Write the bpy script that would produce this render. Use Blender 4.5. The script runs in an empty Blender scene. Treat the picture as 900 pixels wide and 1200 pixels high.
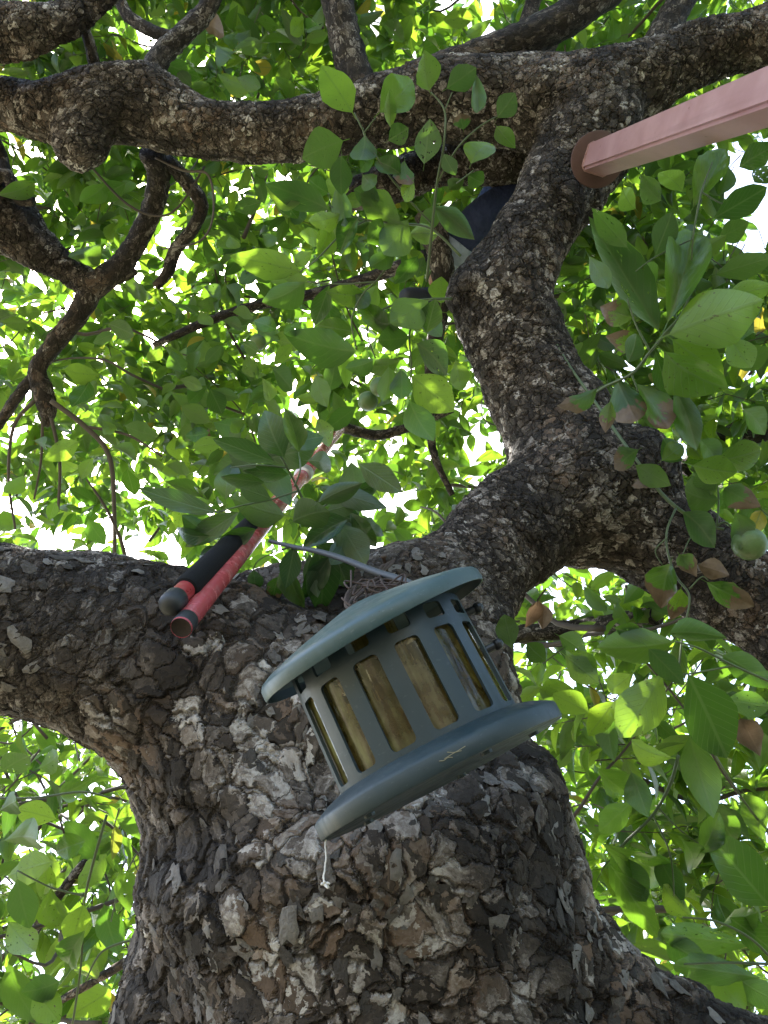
import bpy, bmesh, math, random
import numpy as np
from mathutils import Vector, Matrix, noise as mnoise

random.seed(7)
rng = np.random.default_rng(11)
scene = bpy.context.scene
col = scene.collection

# ------------------------------------------------------------------ camera
F_PX = 924.0                                     # focal length in photo pixels (900 x 1200)
CAM = Vector((0.0, 0.0, 1.5))
PITCH = math.radians(50)
FWD = Vector((0, math.cos(PITCH), math.sin(PITCH)))
UPV = Vector((0, -math.sin(PITCH), math.cos(PITCH)))
RGT = Vector((1, 0, 0))
cam_data = bpy.data.cameras.new('camera')
cam = bpy.data.objects.new('camera', cam_data)
col.objects.link(cam)
cam.location = CAM
cam.rotation_euler = (math.pi / 2 + PITCH, 0, 0)
cam_data.sensor_fit = 'VERTICAL'
cam_data.angle = 2 * math.atan(600 / F_PX)
cam_data.clip_start = 0.02
cam_data.clip_end = 2000
scene.camera = cam

# ------------------------------------------------------------------ light
SUN_EL, SUN_AZ = math.radians(60), math.radians(-35)      # azimuth from +Y towards +X
sun_to = Vector((math.sin(SUN_AZ) * math.cos(SUN_EL), math.cos(SUN_AZ) * math.cos(SUN_EL), math.sin(SUN_EL)))
world = bpy.data.worlds.new('World')
scene.world = world
world.use_nodes = True
wn = world.node_tree
bg = wn.nodes['Background']
sky = wn.nodes.new('ShaderNodeTexSky')
sky.sky_type = 'NISHITA'
sky.sun_disc = False
sky.sun_elevation = SUN_EL
sky.sun_rotation = SUN_AZ
sky.air_density = 1.0
sky.dust_density = 3.0
sky.ozone_density = 0.6
wn.links.new(sky.outputs[0], bg.inputs[0])
bg.inputs[1].default_value = 0.15
sl = bpy.data.lights.new('sun', 'SUN')
sl.energy = 3.8
sl.angle = math.radians(0.5)
sl.color = (1.0, 0.95, 0.86)
sun = bpy.data.objects.new('sun', sl)
col.objects.link(sun)
sun.rotation_euler = sun_to.to_track_quat('Z', 'Y').to_euler()
sun.location = (0, 0, 30)
scene.view_settings.view_transform = 'Standard'
scene.view_settings.look = 'None'
scene.view_settings.gamma = 1.0
scene.view_settings.use_curve_mapping = False
scene.view_settings.exposure = 2.6
try:
    scene.cycles.max_bounces = 10
    scene.cycles.transparent_max_bounces = 12
    scene.cycles.use_denoising = True
except Exception:
    pass


def at(px, py, d):
    """world point that the photo shows at pixel (px, py), d metres deep"""
    return CAM + d * (FWD + (px - 450) / F_PX * RGT + (600 - py) / F_PX * UPV)


def m_per_px(d):
    return d / F_PX


# ------------------------------------------------------------------ materials
class NT:
    def __init__(self, name):
        self.m = bpy.data.materials.new(name)
        self.m.use_nodes = True
        self.t = self.m.node_tree
        self.t.nodes.clear()
        self.out = self.t.nodes.new('ShaderNodeOutputMaterial')

    def n(self, kind, **kw):
        x = self.t.nodes.new('ShaderNode' + kind)
        ins = kw.pop('ins', {})
        for k, v in kw.items():
            setattr(x, k, v)
        for k, v in ins.items():
            self.put(x.inputs[k], v)
        return x

    def put(self, sock, v):
        if isinstance(v, bpy.types.NodeSocket):
            self.t.links.new(v, sock)
        elif isinstance(v, bpy.types.Node):
            self.t.links.new(v.outputs[0], sock)
        else:
            sock.default_value = v

    def math(self, op, a, b=None, c=None, clamp=False):
        x = self.n('Math', operation=op, use_clamp=clamp)
        self.put(x.inputs[0], a)
        if b is not None:
            self.put(x.inputs[1], b)
        if c is not None:
            self.put(x.inputs[2], c)
        return x.outputs[0]

    def vmath(self, op, a, b=None, s=None):
        x = self.n('VectorMath', operation=op)
        self.put(x.inputs[0], a)
        if b is not None:
            self.put(x.inputs[1], b)
        if s is not None:
            self.put(x.inputs['Scale'], s)
        return x.outputs['Value'] if op in ('DOT_PRODUCT', 'LENGTH') else x.outputs[0]

    def mix(self, f, a, b, blend='MIX'):
        x = self.n('Mix', data_type='RGBA', blend_type=blend)
        self.put(x.inputs[0], f)
        for s, v in ((x.inputs[6], a), (x.inputs[7], b)):
            self.put(s, (*v, 1) if isinstance(v, tuple) and len(v) == 3 else v)
        return x.outputs[2]

    def ramp(self, f, stops, interp='LINEAR'):
        x = self.n('ValToRGB')
        x.color_ramp.interpolation = interp
        e = x.color_ramp.elements
        while len(e) < len(stops):
            e.new(0.5)
        for k, (p, c) in enumerate(stops):
            e[k].position = p
            e[k].color = (*c, 1) if len(c) == 3 else c
        self.put(x.inputs[0], f)
        return x.outputs[0]

    def smooth(self, f, a, b, lo=0.0, hi=1.0):
        x = self.n('MapRange', interpolation_type='SMOOTHSTEP')
        self.put(x.inputs[0], f)
        x.inputs[1].default_value, x.inputs[2].default_value = a, b
        x.inputs[3].default_value, x.inputs[4].default_value = lo, hi
        return x.outputs[0]

    def noise(self, vec, scale, detail=4, rough=0.55):
        x = self.n('TexNoise')
        if vec is not None:
            self.put(x.inputs['Vector'], vec)
        x.inputs['Scale'].default_value = scale
        x.inputs['Detail'].default_value = detail
        x.inputs['Roughness'].default_value = rough
        return x

    def voro(self, vec, scale, feature='F1'):
        x = self.n('TexVoronoi', feature=feature)
        self.put(x.inputs['Vector'], vec)
        x.inputs['Scale'].default_value = scale
        return x

    def principled(self, **kw):
        p = self.n('BsdfPrincipled')
        for k, v in kw.items():
            self.put(p.inputs[k.replace('_', ' ')], v)
        return p

    def surface(self, s):
        self.put(self.out.inputs['Surface'], s)
        return self.m


def bark_pattern(t, a, af, cell, light, pale_amt, rust_amt):
    """flaking bark: long fissures, flat plates, each plate peeling in thin stepped layers; returns height, colour, grain"""
    w1 = t.vmath('SCALE', t.vmath('SUBTRACT', t.noise(a, cell * 0.4, 2).outputs['Color'], (0.5, 0.5, 0.5)), s=1.5 / cell)
    w2 = t.vmath('SCALE', t.vmath('SUBTRACT', t.noise(a, cell * 1.9, 4, 0.62).outputs['Color'], (0.5, 0.5, 0.5)), s=0.62 / cell)
    w = t.vmath('ADD', w1, w2)
    v = t.vmath('ADD', a, w)
    vf = t.vmath('ADD', af, w)
    fe = t.voro(vf, cell * 0.62, 'DISTANCE_TO_EDGE').outputs['Distance']
    big = t.voro(v, cell)
    edge = t.voro(v, cell, 'DISTANCE_TO_EDGE').outputs['Distance']
    sep = t.n('SeparateColor')
    t.put(sep.inputs[0], big.outputs['Color'])
    tilt = t.vmath('DOT_PRODUCT', t.vmath('SUBTRACT', v, big.outputs['Position']),
                   t.vmath('SUBTRACT', big.outputs['Color'], (0.5, 0.5, 0.5)))
    cw = t.math('MULTIPLY', t.math('SUBTRACT', t.noise(a, cell * 0.33, 2).outputs['Fac'], 0.44), 0.16)
    fiss = t.smooth(t.math('SUBTRACT', fe, t.math('MULTIPLY', cw, 0.8)), 0.0, 0.055)
    crack = t.smooth(t.math('SUBTRACT', edge, cw), 0.0, 0.05)
    fine = t.noise(v, cell * 5.5, 5, 0.66).outputs['Fac']
    lay = t.noise(t.vmath('ADD', af, t.vmath('SCALE', w, s=0.7)), cell * 0.85, 5, 0.60).outputs['Fac']
    x = t.math('ADD', t.math('MULTIPLY', lay, 11.0), t.math('MULTIPLY', sep.outputs[0], 2.2))
    lvl = t.math('FLOOR', x)
    step = t.math('ADD', lvl, t.smooth(t.math('FRACT', x), 0.0, 0.16))
    rl = t.n('TexWhiteNoise', noise_dimensions='1D')
    t.put(rl.inputs['W'], t.math('ADD', lvl, t.math('MULTIPLY', sep.outputs[1], 3.0)))
    rv = rl.outputs['Value']
    bare = t.smooth(t.noise(a, cell * 0.15, 3, 0.6).outputs['Fac'], 0.36, 0.62)
    h = t.math('MULTIPLY', fiss, 0.50)
    h = t.math('ADD', h, t.math('MULTIPLY', crack, 0.30))
    h = t.math('ADD', h, t.math('MULTIPLY', sep.outputs[2], 0.22))
    h = t.math('ADD', h, t.math('MULTIPLY', tilt, 0.55 * cell))
    h = t.math('ADD', h, t.math('MULTIPLY', step, 0.105))
    h = t.math('ADD', h, t.math('MULTIPLY', fine, 0.17))
    h = t.math('SUBTRACT', h, 1.45)
    # tones belong to the layers themselves: weathered crust, brown cork, pale fresh flakes
    k = light
    tone = t.math('ADD', t.math('MULTIPLY', rv, 0.52), t.math('MULTIPLY', sep.outputs[1], 0.22))
    tone = t.math('ADD', tone, t.math('MULTIPLY', t.math('SUBTRACT', fine, 0.5), 0.75))
    tone = t.math('ADD', tone, t.math('MULTIPLY', t.math('SUBTRACT', bare, 0.74), pale_amt))
    c = t.ramp(tone, [(0.02, (0.022 * k, 0.018 * k, 0.016 * k)), (0.30, (0.047 * k, 0.038 * k, 0.032 * k)), (0.46, (0.092 * k, 0.074 * k, 0.062 * k)),
                      (0.58, (0.200 * k, 0.170 * k, 0.150 * k)), (0.76, (0.44 * k, 0.405 * k, 0.375 * k)), (0.96, (0.60 * k, 0.56 * k, 0.53 * k))])
    rust = t.math('MULTIPLY', t.smooth(t.math('FRACT', t.math('MULTIPLY', rv, 5.7)), 0.62, 0.75), t.smooth(t.noise(a, 3.1, 3).outputs['Fac'], 0.48, 0.66))
    c = t.mix(t.math('MULTIPLY', rust, rust_amt), c, (0.22 * k, 0.145 * k, 0.100 * k))
    moss = t.math('MULTIPLY', t.smooth(t.noise(a, 2.1, 3).outputs['Fac'], 0.56, 0.72), t.smooth(fine, 0.5, 0.7))
    c = t.mix(t.math('MULTIPLY', moss, 0.3), c, (0.10 * k, 0.10 * k, 0.07 * k))
    cr = t.math('MULTIPLY', t.smooth(t.math('SUBTRACT', edge, cw), -0.01, 0.03), t.smooth(t.math('SUBTRACT', fe, t.math('MULTIPLY', cw, 0.8)), -0.01, 0.035))
    c = t.mix(t.math('MULTIPLY', t.math('SUBTRACT', 1.0, cr), 0.72), c, (0.020, 0.017, 0.015))
    return h, c, fine


def bark_material(name, cell, disp, light, limb=None):
    t = NT(name)
    a = t.n('Attribute', attribute_name='bark', attribute_type='GEOMETRY').outputs['Vector']
    a2 = t.n('Attribute', attribute_name='bark_limb', attribute_type='GEOMETRY').outputs['Vector'] if limb else a
    h, c, fine = bark_pattern(t, a, a2, cell, light, 0.46 if limb else 0.2, 0.5)
    if limb:
        f = t.n('Attribute', attribute_name='slim', attribute_type='GEOMETRY').outputs['Fac']
        h2, c2, fine2 = bark_pattern(t, a2, a2, limb, light * 1.05, 0.22, 0.4)
        c = t.mix(f, c, c2)
        x = t.n('Mix', data_type='FLOAT')
        t.put(x.inputs[0], f)
        t.put(x.inputs[2], h)
        t.put(x.inputs[3], t.math('MULTIPLY', h2, 0.60))
        h = x.outputs[0]
    p = t.principled(Base_Color=c, Roughness=t.math('ADD', 0.62, t.math('MULTIPLY', fine, 0.25)))
    p.inputs['Specular IOR Level'].default_value = 0.16
    if disp > 0:
        d = t.n('Displacement')
        d.inputs['Midlevel'].default_value = 0.0
        d.inputs['Scale'].default_value = disp
        t.put(d.inputs['Height'], h)
        t.put(t.out.inputs['Displacement'], d.outputs[0])
        t.m.displacement_method = 'BOTH'
    return t.surface(p)


def plate_material():
    t = NT('bark_flake')
    g = t.n('TexCoord').outputs['Object']
    r = t.n('ObjectInfo').outputs['Random']
    n = t.noise(t.vmath('ADD', g, t.vmath('SCALE', (3.1, 5.7, 9.1), s=r)), 3.0, 6, 0.7).outputs['Fac']
    c = t.ramp(t.math('ADD', t.math('MULTIPLY', r, 0.55), t.math('MULTIPLY', n, 0.62)),
               [(0.15, (0.04, 0.033, 0.028)), (0.42, (0.11, 0.092, 0.078)), (0.66, (0.27, 0.24, 0.215)), (0.92, (0.45, 0.41, 0.375))])
    b = t.n('Bump', ins={'Strength': 0.8, 'Distance': 0.15, 'Height': n})
    return t.surface(t.principled(Base_Color=c, Roughness=0.8, Normal=b))


def leaf_material(name, mode='green'):
    t = NT(name)
    uv = t.n('UVMap').outputs[0]
    s = t.n('SeparateXYZ')
    t.put(s.inputs[0], uv)
    u, v = s.outputs[0], s.outputs[1]
    rnd = t.math('FRACT', t.math('ADD', t.n('Attribute', attribute_name='rnd').outputs['Fac'], t.n('ObjectInfo').outputs['Random']))
    rnd2 = t.math('FRACT', t.math('MULTIPLY', rnd, 7.31))
    au = t.math('ABSOLUTE', t.math('SUBTRACT', u, 0.5))
    rib = t.math('SUBTRACT', 1.0, t.smooth(au, 0.012, 0.045))
    wave = t.math('PINGPONG', t.math('SUBTRACT', t.math('MULTIPLY', v, 9.0), t.math('MULTIPLY', au, 6.5)), 0.5)
    vein = t.math('MULTIPLY', t.math('SUBTRACT', 1.0, t.smooth(wave, 0.02, 0.10)), 0.65)
    veins = t.math('MAXIMUM', rib, vein)
    back = t.n('NewGeometry').outputs['Backfacing']
    off = t.n('CombineXYZ', ins={0: u, 1: v, 2: t.math('MULTIPLY', rnd, 40.0)}).outputs[0]
    n = t.noise(off, 5.0, 4, 0.6).outputs['Fac']
    top = t.mix(rnd2, (0.024, 0.060, 0.020), (0.050, 0.100, 0.026))
    under = t.mix(rnd2, (0.052, 0.092, 0.044), (0.085, 0.130, 0.055))
    c = t.mix(back, top, under)
    tr = t.mix(t.math('POWER', rnd2, 1.6), (0.085, 0.205, 0.014), (0.31, 0.50, 0.030))
    if mode == 'green':
        yel = t.smooth(t.n('Attribute', attribute_name='rnd').outputs['Fac'], 0.986, 0.99)
        c = t.mix(yel, c, (0.22, 0.20, 0.03))
        tr = t.mix(yel, tr, (0.40, 0.33, 0.04))
    c = t.mix(t.math('MULTIPLY', veins, 0.75), c, (0.12, 0.17, 0.075))
    tr = t.mix(t.math('MULTIPLY', veins, 0.35), tr, (0.10, 0.19, 0.02))
    c = t.mix(t.math('MULTIPLY', t.math('SUBTRACT', n, 0.35), 0.5), c, (0.025, 0.055, 0.018))
    spot = t.math('MULTIPLY', t.smooth(t.noise(off, 17.0, 2, 0.5).outputs['Fac'], 0.66, 0.72), t.smooth(rnd2, 0.3, 0.8))
    c = t.mix(t.math('MULTIPLY', spot, 0.7), c, (0.075, 0.050, 0.022))
    tr = t.mix(t.math('MULTIPLY', spot, 0.7), tr, (0.05, 0.035, 0.01))
    fac = 0.5
    if mode == 'old':                            # sprig leaves: shade put into a darker colour and lower translucency
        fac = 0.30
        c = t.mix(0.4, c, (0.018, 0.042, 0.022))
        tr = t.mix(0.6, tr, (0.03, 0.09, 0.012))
    if mode in ('tip', 'dead'):
        if mode == 'tip':
            f = t.smooth(t.math('ADD', t.math('ADD', v, t.math('MULTIPLY', au, 0.4)), t.math('MULTIPLY', t.math('SUBTRACT', n, 0.5), 0.9)), 0.62, 0.70)
        else:
            f = t.smooth(n, 0.05, 0.25)
        br = t.mix(n, (0.100, 0.062, 0.033), (0.33, 0.235, 0.145))
        c = t.mix(f, c, br)
        tr = t.mix(f, tr, (0.07, 0.045, 0.026))
    hgt = t.math('ADD', t.math('MULTIPLY', veins, -0.6), t.math('MULTIPLY', n, 0.5))
    bump = t.n('Bump', ins={'Strength': 0.35, 'Distance': 0.002, 'Height': hgt})
    p = t.principled(Base_Color=c, Roughness=t.math('ADD', 0.21, t.math('MULTIPLY', back, 0.18)), Normal=bump)
    p.inputs['Specular IOR Level'].default_value = 0.5
    tl = t.n('BsdfTranslucent', ins={'Color': tr, 'Normal': bump})
    m = t.n('MixShader')
    t.put(m.inputs[0], fac)
    t.put(m.inputs[1], p)
    t.put(m.inputs[2], tl)
    if mode == 'holed':                          # eaten by insects
        hole = t.math('MULTIPLY', t.smooth(t.noise(off, 9.0, 3, 0.6).outputs['Fac'], 0.635, 0.65), t.smooth(au, 0.03, 0.06))
        m2 = t.n('MixShader', ins={0: hole, 1: m.outputs[0], 2: t.n('BsdfTransparent').outputs[0]})
        return t.surface(m2)
    return t.surface(m)


def simple(name, base, rough=0.5, metal=0.0, var=0.15, scale=20.0, bump=0.0, dirt=None, dirt_amt=0.0, spec=0.5):
    t = NT(name)
    g = t.n('TexCoord').outputs['Object']
    n = t.noise(g, scale, 5, 0.6).outputs['Fac']
    c = t.mix(t.math('MULTIPLY', n, 1.0), tuple(x * (1 - var) for x in base), tuple(min(1, x * (1 + var)) for x in base))
    if dirt:
        n2 = t.noise(g, scale * 0.6, 6, 0.7).outputs['Fac']
        c = t.mix(t.math('MULTIPLY', t.smooth(n2, 0.45, 0.7), dirt_amt), c, dirt)
    p = t.principled(Base_Color=c, Metallic=metal, Roughness=t.math('ADD', rough - 0.08, t.math('MULTIPLY', n, 0.16)))
    p.inputs['Specular IOR Level'].default_value = spec
    if bump:
        n3 = t.noise(g, scale * 4, 4, 0.6).outputs['Fac']
        t.put(p.inputs['Normal'], t.n('Bump', ins={'Strength': bump, 'Distance': 0.002, 'Height': n3}))
    return t.surface(p)


def tube_material():
    """old clear amber tube, scratched and dusted with seed, leaf reflections painted in as streaks"""
    t = NT('amber_tube')
    g = t.n('TexCoord').outputs['Object']
    n = t.noise(g, 45.0, 6, 0.7).outputs['Fac']
    streak = t.noise(t.vmath('MULTIPLY', g, (1, 1, 0.10)), 55.0, 3, 0.5).outputs['Fac']
    big = t.noise(g, 11.0, 3, 0.6).outputs['Fac']
    mixv = t.math('ADD', t.math('ADD', t.math('MULTIPLY', n, 0.22), t.math('MULTIPLY', streak, 0.50)), t.math('MULTIPLY', big, 0.28))
    c = t.ramp(mixv, [(0.36, (0.055, 0.045, 0.016)), (0.52, (0.115, 0.098, 0.036)), (0.68, (0.30, 0.29, 0.10))])  # yellow-green streaks put reflected leaves and highlights into the colour
    p = t.principled(Base_Color=c, Roughness=0.12)
    p.inputs['Coat Weight'].default_value = 1.0
    p.inputs['Coat Roughness'].default_value = 0.02
    t.put(p.inputs['Normal'], t.n('Bump', ins={'Strength': 0.12, 'Distance': 0.004, 'Height': streak}))
    tl = t.n('BsdfTranslucent', ins={'Color': t.mix(0.5, c, (0.60, 0.55, 0.16))})
    gl = t.n('BsdfTransparent', ins={'Color': (0.80, 0.64, 0.33, 1)})
    m1 = t.n('MixShader', ins={0: 0.4, 1: p.outputs[0], 2: tl.outputs[0]})
    m2 = t.n('MixShader', ins={0: t.smooth(mixv, 0.42, 0.58, 0.55, 0.05), 1: m1.outputs[0], 2: gl.outputs[0]})
    return t.surface(m2)


M = {}
M['trunk_bark'] = bark_material('trunk_bark', 20.0, 0.0150, 0.97, 42.0)
M['branch_bark'] = bark_material('branch_bark', 46.0, 0.004, 0.80)
M['twig'] = simple('twig_bark', (0.075, 0.058, 0.045), 0.8, var=0.4, scale=30)
M['green_stem'] = simple('green_stem', (0.075, 0.105, 0.04), 0.5, var=0.25, scale=30)
M['flake'] = plate_material()
M['leaf'] = leaf_material('leaf_green')
M['leaf_tip'] = leaf_material('leaf_brown_tip', 'tip')
M['leaf_holed'] = leaf_material('leaf_holed', 'holed')
M['leaf_shaded'] = leaf_material('leaf_shaded', 'old')
M['leaf_dead'] = leaf_material('leaf_dead', 'dead')
M['fruit'] = simple('fruit_skin', (0.10, 0.17, 0.055), 0.45, var=0.25, scale=60, bump=0.3, dirt=(0.07, 0.08, 0.03), dirt_amt=0.6)
M['soil'] = None

# ------------------------------------------------------------------ mesh helpers


def link(name, me, parent=None, loc=None):
    o = bpy.data.objects.new(name, me)
    col.objects.link(o)
    if parent is not None:
        o.parent = parent
    if loc is not None:
        o.location = loc
    return o


def tag(o, label=None, cat=None, group=None, kind=None):
    for k, v in (('label', label), ('category', cat), ('group', group), ('kind', kind)):
        if v:
            o[k] = v
    return o


def empty(name, loc):
    o = bpy.data.objects.new(name, None)
    o.empty_display_size = 0.1
    col.objects.link(o)
    o.location = loc
    return o


def mesh_np(name, V, faces, mat, smooth=True, uv=None, rnd=None, origin=None):
    me = bpy.data.meshes.new(name)
    V = np.asarray(V, dtype=np.float32)
    if origin is not None:
        V = V - np.asarray(origin, dtype=np.float32)
    counts = np.array([len(f) for f in faces], dtype=np.int32) if not isinstance(faces, tuple) else faces[1]
    loops = np.concatenate([np.asarray(f, dtype=np.int32) for f in faces]) if not isinstance(faces, tuple) else faces[0]
    me.vertices.add(len(V))
    me.vertices.foreach_set('co', V.ravel())
    me.loops.add(len(loops))
    me.loops.foreach_set('vertex_index', loops)
    me.polygons.add(len(counts))
    starts = np.concatenate([[0], np.cumsum(counts)[:-1]]).astype(np.int32)
    me.polygons.foreach_set('loop_start', starts)
    me.update(calc_edges=True)
    if smooth:
        me.polygons.foreach_set('use_smooth', np.ones(len(counts), dtype=bool))
    if uv is not None:
        l = me.uv_layers.new(name='UVMap')
        l.data.foreach_set('uv', np.asarray(uv, dtype=np.float32)[loops].ravel())
    if rnd is not None:
        a = me.attributes.new('rnd', 'FLOAT', 'POINT')
        a.data.foreach_set('value', np.asarray(rnd, dtype=np.float32))
    if mat is not None:
        me.materials.append(mat)
    me.validate()
    return me


def spline(pts, per=6):
    """Catmull-Rom through (Vector, radius)"""
    P = [(Vector(p), r) for p, r in pts]
    out = []
    for i in range(len(P) - 1):
        p0, p1, p2, p3 = P[max(i - 1, 0)], P[i], P[i + 1], P[min(i + 2, len(P) - 1)]
        for k in range(per):
            t = k / per
            def cr(a, b, c, d):
                return 0.5 * ((2 * b) + (c - a) * t + (2 * a - 5 * b + 4 * c - d) * t * t + (3 * b - a - 3 * c + d) * t ** 3)
            out.append((cr(p0[0], p1[0], p2[0], p3[0]), max(0.0004, cr(p0[1], p1[1], p2[1], p3[1]))))
    out.append(P[-1])
    return out


class Tubes:
    """collects tapered tubes into one mesh, with bark coordinates"""
    def __init__(self):
        self.V, self.L, self.C, self.B = [], [], [], []
        self.n = 0

    def add(self, pts, sides=8, per=6, wob=0.0, raw=False):
        S = pts if raw else spline(pts, per)
        up = None
        base = self.n
        s = 0.0
        off = random.uniform(0, 50)
        prev = None
        for i, (p, r) in enumerate(S):
            d = (S[min(i + 1, len(S) - 1)][0] - S[max(i - 1, 0)][0]).normalized()
            if up is None:
                up = d.orthogonal().normalized()
            up = (up - d * up.dot(d)).normalized()
            sd = d.cross(up)
            if prev is not None:
                s += (p - prev).length
            prev = p
            for k in range(sides):
                a = 2 * math.pi * k / sides
                rr = r * (1 + (random.uniform(-wob, wob) if wob else 0))
                self.V.append(p + rr * (math.cos(a) * up + math.sin(a) * sd))
                self.B.append((off + r * math.cos(a), r * math.sin(a), s * 0.6))
        m = len(S)
        for i in range(m - 1):
            for k in range(sides):
                a, b = base + i * sides + k, base + i * sides + (k + 1) % sides
                self.L += [a, b, b + sides, a + sides]
                self.C.append(4)
        self.L += [base + k for k in reversed(range(sides))]
        self.C.append(sides)
        self.L += [base + (m - 1) * sides + k for k in range(sides)]
        self.C.append(sides)
        self.n += m * sides
        return S

    def mesh(self, name, mat, origin=None):
        me = mesh_np(name, [tuple(v) for v in self.V], (np.array(self.L, dtype=np.int32), np.array(self.C, dtype=np.int32)), mat, origin=origin)
        if len(me.vertices) == len(self.B):
            a = me.attributes.new('bark', 'FLOAT_VECTOR', 'POINT')
            a.data.foreach_set('vector', np.array(self.B, dtype=np.float32).ravel())
        return me


def px_pts(seq):
    """(px, py, depth, width in px) -> (point, radius)"""
    return [(at(x, y, d), 0.5 * w * m_per_px(d)) for x, y, d, w in seq]


# ------------------------------------------------------------------ ground
def build_ground():
    t = NT('ground_soil')
    g = t.n('TexCoord').outputs['Object']
    n = t.noise(g, 0.7, 6, 0.6).outputs['Fac']
    n2 = t.noise(g, 14.0, 6, 0.7).outputs['Fac']
    c = t.mix(t.smooth(n, 0.42, 0.58), (0.17, 0.135, 0.10), (0.08, 0.11, 0.04))
    c = t.mix(t.math('MULTIPLY', n2, 0.5), c, (0.20, 0.16, 0.115))
    b = t.n('Bump', ins={'Strength': 0.6, 'Distance': 0.05, 'Height': n2})
    mat = t.surface(t.principled(Base_Color=c, Roughness=0.95, Normal=b))
    N, R = 48, 900.0
    xs = np.sign(np.linspace(-1, 1, N)) * np.abs(np.linspace(-1, 1, N)) ** 3 * R
    V, Fc = [], []
    for y in xs:
        for x in xs:
            r = math.hypot(x, y - 1.3)
            V.append((x, y, 0.06 * mnoise.noise(Vector((x * 0.3, y * 0.3, 0))) * min(1, max(0, r - 1) / 3) - 0.02))
    for j in range(N - 1):
        for i in range(N - 1):
            a = j * N + i
            Fc.append((a, a + 1, a + N + 1, a + N))
    o = link('ground', mesh_np('ground', V, Fc, mat))
    tag(o, 'bare earth and thin grass under the tree', None, None, 'structure')


build_ground()

# ------------------------------------------------------------------ the tree: trunk and limbs
TREE_O = Vector((0.0, 1.45, 0.0))
tree = empty('tree', TREE_O)
tag(tree, 'large old tree with flaking grey bark, forking overhead into leafy limbs', 'tree')

LIMBS = []   # each a list of (point, radius)


def limb(seq, per=6, world_pts=None):
    pts = px_pts(seq) if world_pts is None else world_pts
    LIMBS.append(spline(pts, per))


T0 = at(430, 1000, 1.52)
limb(None, world_pts=[(Vector((0.06, 1.50, -0.25)), 0.62), (Vector((0.04, 1.46, 0.25)), 0.50), (Vector((0.03, 1.43, 0.9)), 0.43),
                      (at(466, 1240, 1.46), 0.395), (at(446, 1120, 1.48), 0.395), (at(432, 1010, 1.52), 0.405), (at(412, 935, 1.54), 0.40),
                      (at(400, 860, 1.56), 0.26)])
# left limb (nearest)
limb([(430, 960, 1.52, 380), (325, 875, 1.50, 345), (215, 797, 1.50, 252), (100, 755, 1.48, 206), (0, 735, 1.46, 198),
      (-120, 715, 1.42, 190), (-320, 690, 1.35, 180), (-520, 600, 1.35, 150)])
# right limb rising behind the crotch
limb([(455, 960, 1.58, 380), (488, 850, 1.66, 262), (505, 765, 1.78, 185), (528, 698, 1.90, 142), (578, 643, 2.02, 130), (635, 600, 2.14, 134), (690, 572, 2.22, 150)])
limb([(360, 780, 1.62, 150), (440, 722, 1.72, 150), (520, 692, 1.85, 130)])
limb([(225, 745, 1.72, 105), (320, 716, 1.78, 108), (405, 704, 1.82, 112), (490, 695, 1.88, 130)])
# limb going up from the elbow
limb([(640, 610, 2.16, 150), (676, 565, 2.24, 165), (655, 505, 2.34, 128), (626, 450, 2.42, 118), (600, 400, 2.48, 120),
      (588, 352, 2.52, 122), (613, 294, 2.56, 92), (642, 250, 2.60, 94), (668, 205, 2.66, 104), (690, 155, 2.72, 118), (700, 120, 2.76, 120)])
# branch going right from the elbow
limb([(660, 590, 2.20, 140), (740, 612, 2.20, 122), (815, 660, 2.14, 112), (890, 708, 2.06, 112), (990, 780, 1.96, 112), (1150, 900, 1.8, 100)])
# top branch right across the picture
limb([(-260, 60, 2.75, 66), (-60, 108, 2.75, 64), (0, 122, 2.75, 62), (60, 132, 2.75, 72), (110, 124, 2.75, 82), (165, 122, 2.75, 86),
      (215, 142, 2.76, 74), (270, 156, 2.76, 64), (335, 155, 2.76, 64), (400, 144, 2.77, 70), (455, 128, 2.78, 80), (520, 118, 2.78, 92),
      (600, 120, 2.78, 104), (670, 125, 2.77, 112), (735, 100, 2.75, 98), (795, 72, 2.74, 72), (850, 54, 2.72, 66), (910, 42, 2.70, 64),
      (1010, 5, 2.66, 62), (1200, -90, 2.6, 54)])
# darker limb under and behind the top branch
limb([(400, 235, 3.0, 40), (455, 215, 3.02, 52), (520, 192, 3.05, 52), (590, 188, 3.05, 54), (660, 165, 3.0, 60)])
# low limb leaving the trunk to the right, below the frame
limb([(520, 1010, 1.46, 330), (572, 1095, 1.43, 280), (650, 1165, 1.42, 215), (745, 1222, 1.40, 172), (850, 1265, 1.38, 158), (1000, 1300, 1.36, 150), (1250, 1330, 1.3, 140)])
# shoulder of the root flare at left
limb([(370, 1020, 1.48, 360), (330, 1110, 1.46, 310), (282, 1215, 1.43, 290), (230, 1330, 1.45, 270)])
# top left limb
limb([(-220, 40, 2.55, 60), (-60, 46, 2.55, 62), (10, 40, 2.55, 58), (60, 28, 2.56, 46), (105, 6, 2.58, 34), (150, -40, 2.6, 28)])
# tapering limb coming in at left
limb([(-200, 190, 3.1, 120), (-60, 232, 3.1, 108), (0, 256, 3.12, 92), (35, 284, 3.14, 56), (72, 312, 3.18, 36), (106, 334, 3.2, 36), (120, 336, 3.2, 32)])

KNOBS = [(at(95, 164, 2.68), 0.095, 1.0), (at(178, 92, 2.74), 0.06, 1.0), (at(118, 130, 2.70), 0.10, 1.0), (at(735, 560, 2.2), 0.14, 1.0),
         (at(560, 345, 2.48), 0.115, 1), (at(372, 778, 1.44), 0.10, 1)]


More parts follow.
